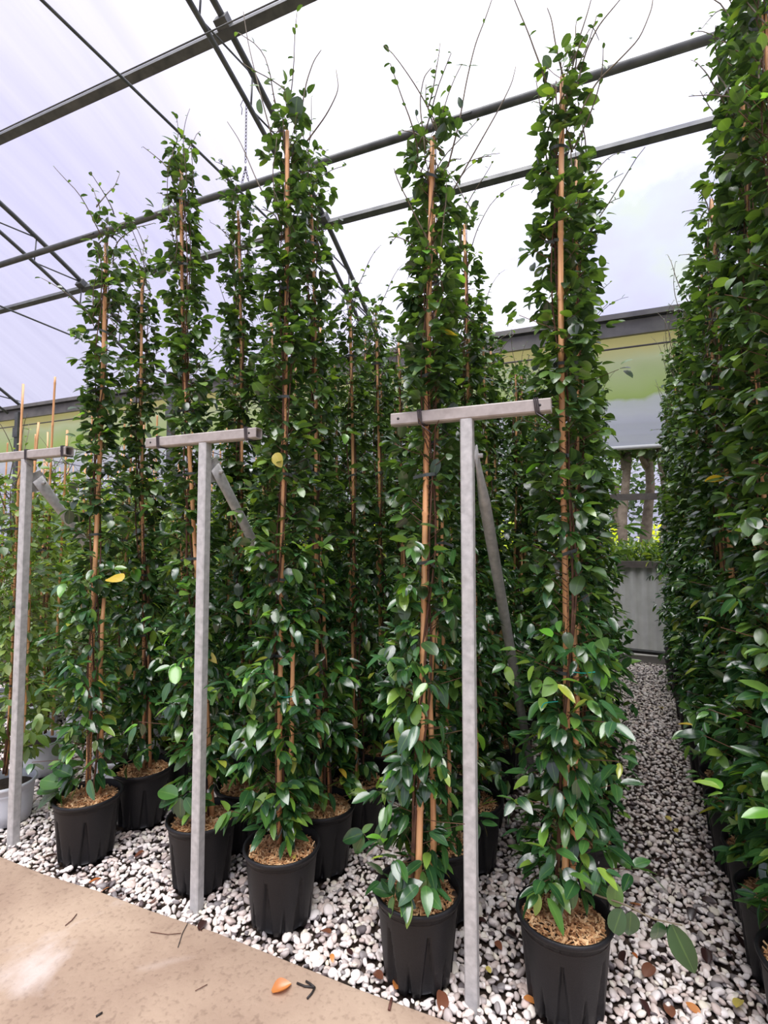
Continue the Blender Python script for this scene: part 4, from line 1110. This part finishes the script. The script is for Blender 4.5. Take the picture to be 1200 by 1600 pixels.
# ------------------------------------------------------------------ litter on gravel and slab
M['dry_brown'] = leaf_material('dry_brown_leaf', [(0, (0.10, 0.035, 0.02)), (1, (0.22, 0.08, 0.04))], 0.4, 0.1, (0.2, 0.1, 0.05))
M['dry_orange'] = leaf_material('dry_orange_leaf', [(0, (0.42, 0.12, 0.03)), (1, (0.60, 0.25, 0.06))], 0.4, 0.15, (0.5, 0.3, 0.1))
M['dry_dark'] = leaf_material('wet_dark_leaf', [(0, (0.020, 0.010, 0.010)), (1, (0.06, 0.025, 0.022))], 0.3, 0.05, (0.06, 0.03, 0.02))
M['dry_yellow'] = leaf_material('fallen_yellow_leaf', [(0, (0.50, 0.42, 0.08)), (1, (0.60, 0.50, 0.12))], 0.5, 0.15, (0.6, 0.5, 0.2))
FALLEN = [(690, 1548, 0.075, 'dry_brown', 'curled red-brown leaf lying against the foot of the second nearest pot'), (618, 1546, 0.065, 'dry_orange', 'orange dead leaf between slab edge and second nearest pot'),
          (598, 1530, 0.055, 'dry_brown', 'dark red dead leaf touching an orange one at the slab edge'), (818, 1558, 0.05, 'dry_orange', 'amber dead leaf beside the foremost pot, near the post foot'),
          (1002, 1415, 0.06, 'dry_orange', 'bright orange dead leaf above the trailing shoot'), (988, 1488, 0.03, 'dry_orange', 'small orange leaf scrap beside the foremost pot'),
          (1020, 1508, 0.07, 'dry_brown', 'maroon dead leaf in the gravel below the trailing shoot'), (1050, 1590, 0.075, 'dry_brown', 'red-brown dead leaf on gravel near the bottom of the aisle'),
          (1158, 1562, 0.06, 'dry_yellow', 'pale green-yellow fallen leaf on the aisle gravel'), (1128, 1478, 0.05, 'dry_dark', 'purple-brown fallen leaf near the pots across the aisle'),
          (1082, 1418, 0.06, 'dry_dark', None), (1120, 1412, 0.06, 'dry_dark', None), (1150, 1460, 0.055, 'dry_dark', None), (975, 1485, 0.06, 'dry_dark', None), (1105, 1505, 0.07, 'dry_dark', None),
          (760, 1440, 0.055, 'dry_dark', None), (790, 1455, 0.055, 'dry_dark', None), (775, 1470, 0.05, 'dry_brown', None), (240, 1410, 0.055, 'dry_brown', None), (300, 1356, 0.05, 'dry_brown', None),
          (158, 1372, 0.05, 'dry_orange', None), (172, 1386, 0.045, 'dry_orange', None), (225, 1330, 0.05, 'dry_brown', None), (70, 1340, 0.06, 'dry_dark', None), (30, 1330, 0.05, 'dry_dark', None),
          (310, 1445, 0.05, 'dry_brown', None), (320, 1438, 0.06, 'dry_dark', None), (518, 1490, 0.035, 'dry_orange', None), (517, 1458, 0.05, 'dry_brown', None), (550, 1492, 0.04, 'dry_dark', None),
          (1035, 1340, 0.05, 'dry_dark', None), (1060, 1300, 0.05, 'dry_yellow', None), (1040, 1275, 0.05, 'dry_yellow', None), (1020, 1230, 0.06, 'dry_brown', None), (1030, 1105, 0.06, 'dry_yellow', None),
          (910, 1300, 0.045, 'dry_yellow', None), (760, 1510, 0.03, 'dry_yellow', None), (1000, 1250, 0.05, 'dry_dark', None), (460, 1342, 0.03, 'dry_yellow', None), (190, 1400, 0.04, 'dry_dark', None), (1000, 1560, 0.05, 'dry_dark', None), (1095, 1585, 0.05, 'dry_orange', None)]
MORE = {(1082, 1418): 'dark curled dead leaf on aisle gravel, closest to the pots opposite', (1120, 1412): 'blackish dead leaf touching the gravel beside the opposite row of pots', (1150, 1460): 'small dark dead leaf at the foot of the nearest opposite pots', (975, 1485): 'dark wet leaf under the trailing shoot, against the foremost pot', (1105, 1505): 'dark dead leaf past the tip of the trailing shoot', (760, 1440): 'dark wet leaf on gravel just behind the tallest post foot', (790, 1455): 'dark dead leaf between the tallest post and the foremost pot', (775, 1470): 'brown dead leaf between the tallest post and the foremost pot', (240, 1410): 'brown dead leaf at the slab edge, before the middle post', (300, 1356): 'brown leaf against the pot behind the middle post', (158, 1372): 'orange dead leaf in front of the spilling-leaf pot', (172, 1386): 'tiny orange leaf scrap between the slab and the spilling-leaf pot', (225, 1330): 'reddish leaf on gravel between the first two black pots', (70, 1340): 'dark dead leaf near the foot of the post by the white pots', (30, 1330): 'dark dead leaf at the slab edge beside the white-pot post', (310, 1445): 'brown dead leaf tucked against the middle post foot', (320, 1438): 'dark leaf lying behind the middle post foot', (518, 1490): 'orange leaf scrap on gravel past the bright-bark pot', (517, 1458): 'brown dead leaf standing in gravel beside the bright-bark pot', (550, 1492): 'dark leaf between the bright-bark pot and the slab edge', (1035, 1340): 'dark dead leaf midway along the near aisle gravel', (1060, 1300): 'yellow leaf on aisle gravel near the opposite bark-filled pot', (1040, 1275): 'pale yellow leaf farther up the aisle gravel', (1020, 1230): 'brown dead leaf lying across the middle of the aisle', (1030, 1105): 'small yellow leaf far up the aisle near the opposite row', (760, 1510): 'tiny yellow leaf beside the tallest post foot', (1000, 1250): 'dark dead leaf in mid aisle near the post-side row', (190, 1400): 'dark leaf at the slab edge below the spilling-leaf pot', (1000, 1560): 'dark dead leaf low in the aisle beside the foremost pot', (1095, 1585): 'orange-brown leaf at the bottom of the aisle beside red-brown one'}
GEN = {'dry_dark': ('dark wet dead leaf lying flat among the white pebbles', 'dark dead leaves on the gravel'), 'dry_brown': ('brown dead leaf lying among the white pebbles', 'brown dead leaves on the gravel'),
       'dry_orange': ('small orange dead leaf lying among the white pebbles', 'orange dead leaves on the gravel'), 'dry_yellow': ('yellow fallen leaf lying among the white pebbles', 'yellow leaves on the gravel')}
rl_ = np.random.default_rng(5)
for j, (px, py, sz, mt, lab) in enumerate(FALLEN):
    lab = lab or MORE.get((px, py))
    zl = SOIL_Z + 0.02 if (px, py) in ((910, 1300), (460, 1342)) else 0.012
    p = at_z(px, py, zl)
    if (px, py) == (460, 1342): lab = 'small yellow leaf fallen on the bright bark in a pot'
    if (px, py) == (910, 1300): lab = 'yellow fallen leaf on the bark in the pot behind the foremost one'
    o = thing('fallen_leaf', lab or GEN[mt][0], 'leaf', p, 'fallen leaves')
    o = with_mesh(o, leaf_mesh('long' if j % 2 else 'round', j % 6, mt))
    a_ = rl_.uniform(0, 6.28)
    o.rotation_euler = (rl_.normal(0, 0.3), rl_.normal(0, 0.15), a_); o.scale = (sz, sz, sz)
p = at_z(440, 1543, 0.02)
o = thing('fallen_leaf', 'curled shiny orange dead leaf lying alone on the concrete', 'leaf', p)
g_ = Geo(); uu = np.linspace(0, 1, 9); vv = np.linspace(-1, 1, 7)
V = [(0.034 * (u_ - 0.5) * 2, 0.026 * v_ * math.sin(math.pi * (0.08 + 0.88 * u_)) , 0.020 * v_ * v_ * math.sin(math.pi * u_) - 0.006 + 0.006 * (2 * u_ - 1) ** 2) for u_ in uu for v_ in vv]
g_.add(V, [(i * 7 + j, (i + 1) * 7 + j, (i + 1) * 7 + j + 1, i * 7 + j + 1) for i in range(8) for j in range(6)])
o = with_mesh(o, g_.mesh('curled_leaf', 'dry_orange', True)); o.rotation_euler[2] = 0.9
def twig(name, label, px_pts, rad=0.0022, mat='dry_dark', cat='twig', branches=()):
    pts = [at_z(x_, y_, 0.016) for x_, y_ in px_pts]; c = pts[0]
    o = thing(name, label, cat, c); g = Geo(); g.tube(np.array(pts) - c, rad, 6)
    for br in branches: g.tube(np.array([at_z(x_, y_, 0.017) for x_, y_ in br]) - c, rad, 6)
    o = with_mesh(o, g.mesh(name, mat, True)); return o
M['twig_dark'] = plain('dark_twig', (0.02, 0.016, 0.014), 0.6)
M['twig_red'] = plain('red_twig', (0.11, 0.04, 0.025), 0.7)
twig('twig', 'black forked twig on the concrete beside the curled orange leaf', [(464, 1536), (476, 1541), (492, 1543)], 0.0036, 'twig_dark', branches=([(478, 1533), (486, 1538), (492, 1543)], [(492, 1543), (487, 1552), (480, 1560)]))
twig('twig', 'short reddish stick lying at the slab edge near the second nearest pot', [(612, 1560), (608, 1578)], 0.005, 'twig_red')
twig('twig', 'thin crooked twig over the slab edge near the middle post foot', [(293, 1443), (285, 1458), (278, 1480)], 0.0015, 'twig_dark')
twig('twig', 'hair-thin long twig curving over the slab below the middle post', [(235, 1456), (262, 1460), (283, 1458)], 0.0012, 'twig_red')
twig('twig', 'short slanting twig on the concrete away from the gravel', [(120, 1428), (112, 1438), (102, 1446)], 0.0018, 'twig_red')
twig('twig', 'tiny stick on bare concrete near the bottom of the frame', [(150, 1588), (160, 1582)], 0.003, 'twig_dark')
twig('twig', 'fine straw lying on the concrete left of the curled leaf', [(305, 1548), (324, 1538)], 0.0012, 'twig_red')
# crack and mortar blob
o = twig('wire_stem', 'yellow-green dangling stem hanging over a pot across the aisle', [(1176, 1402), (1164, 1412), (1172, 1430), (1195, 1452)], 0.003, 'leaf_yellow', 'stem')
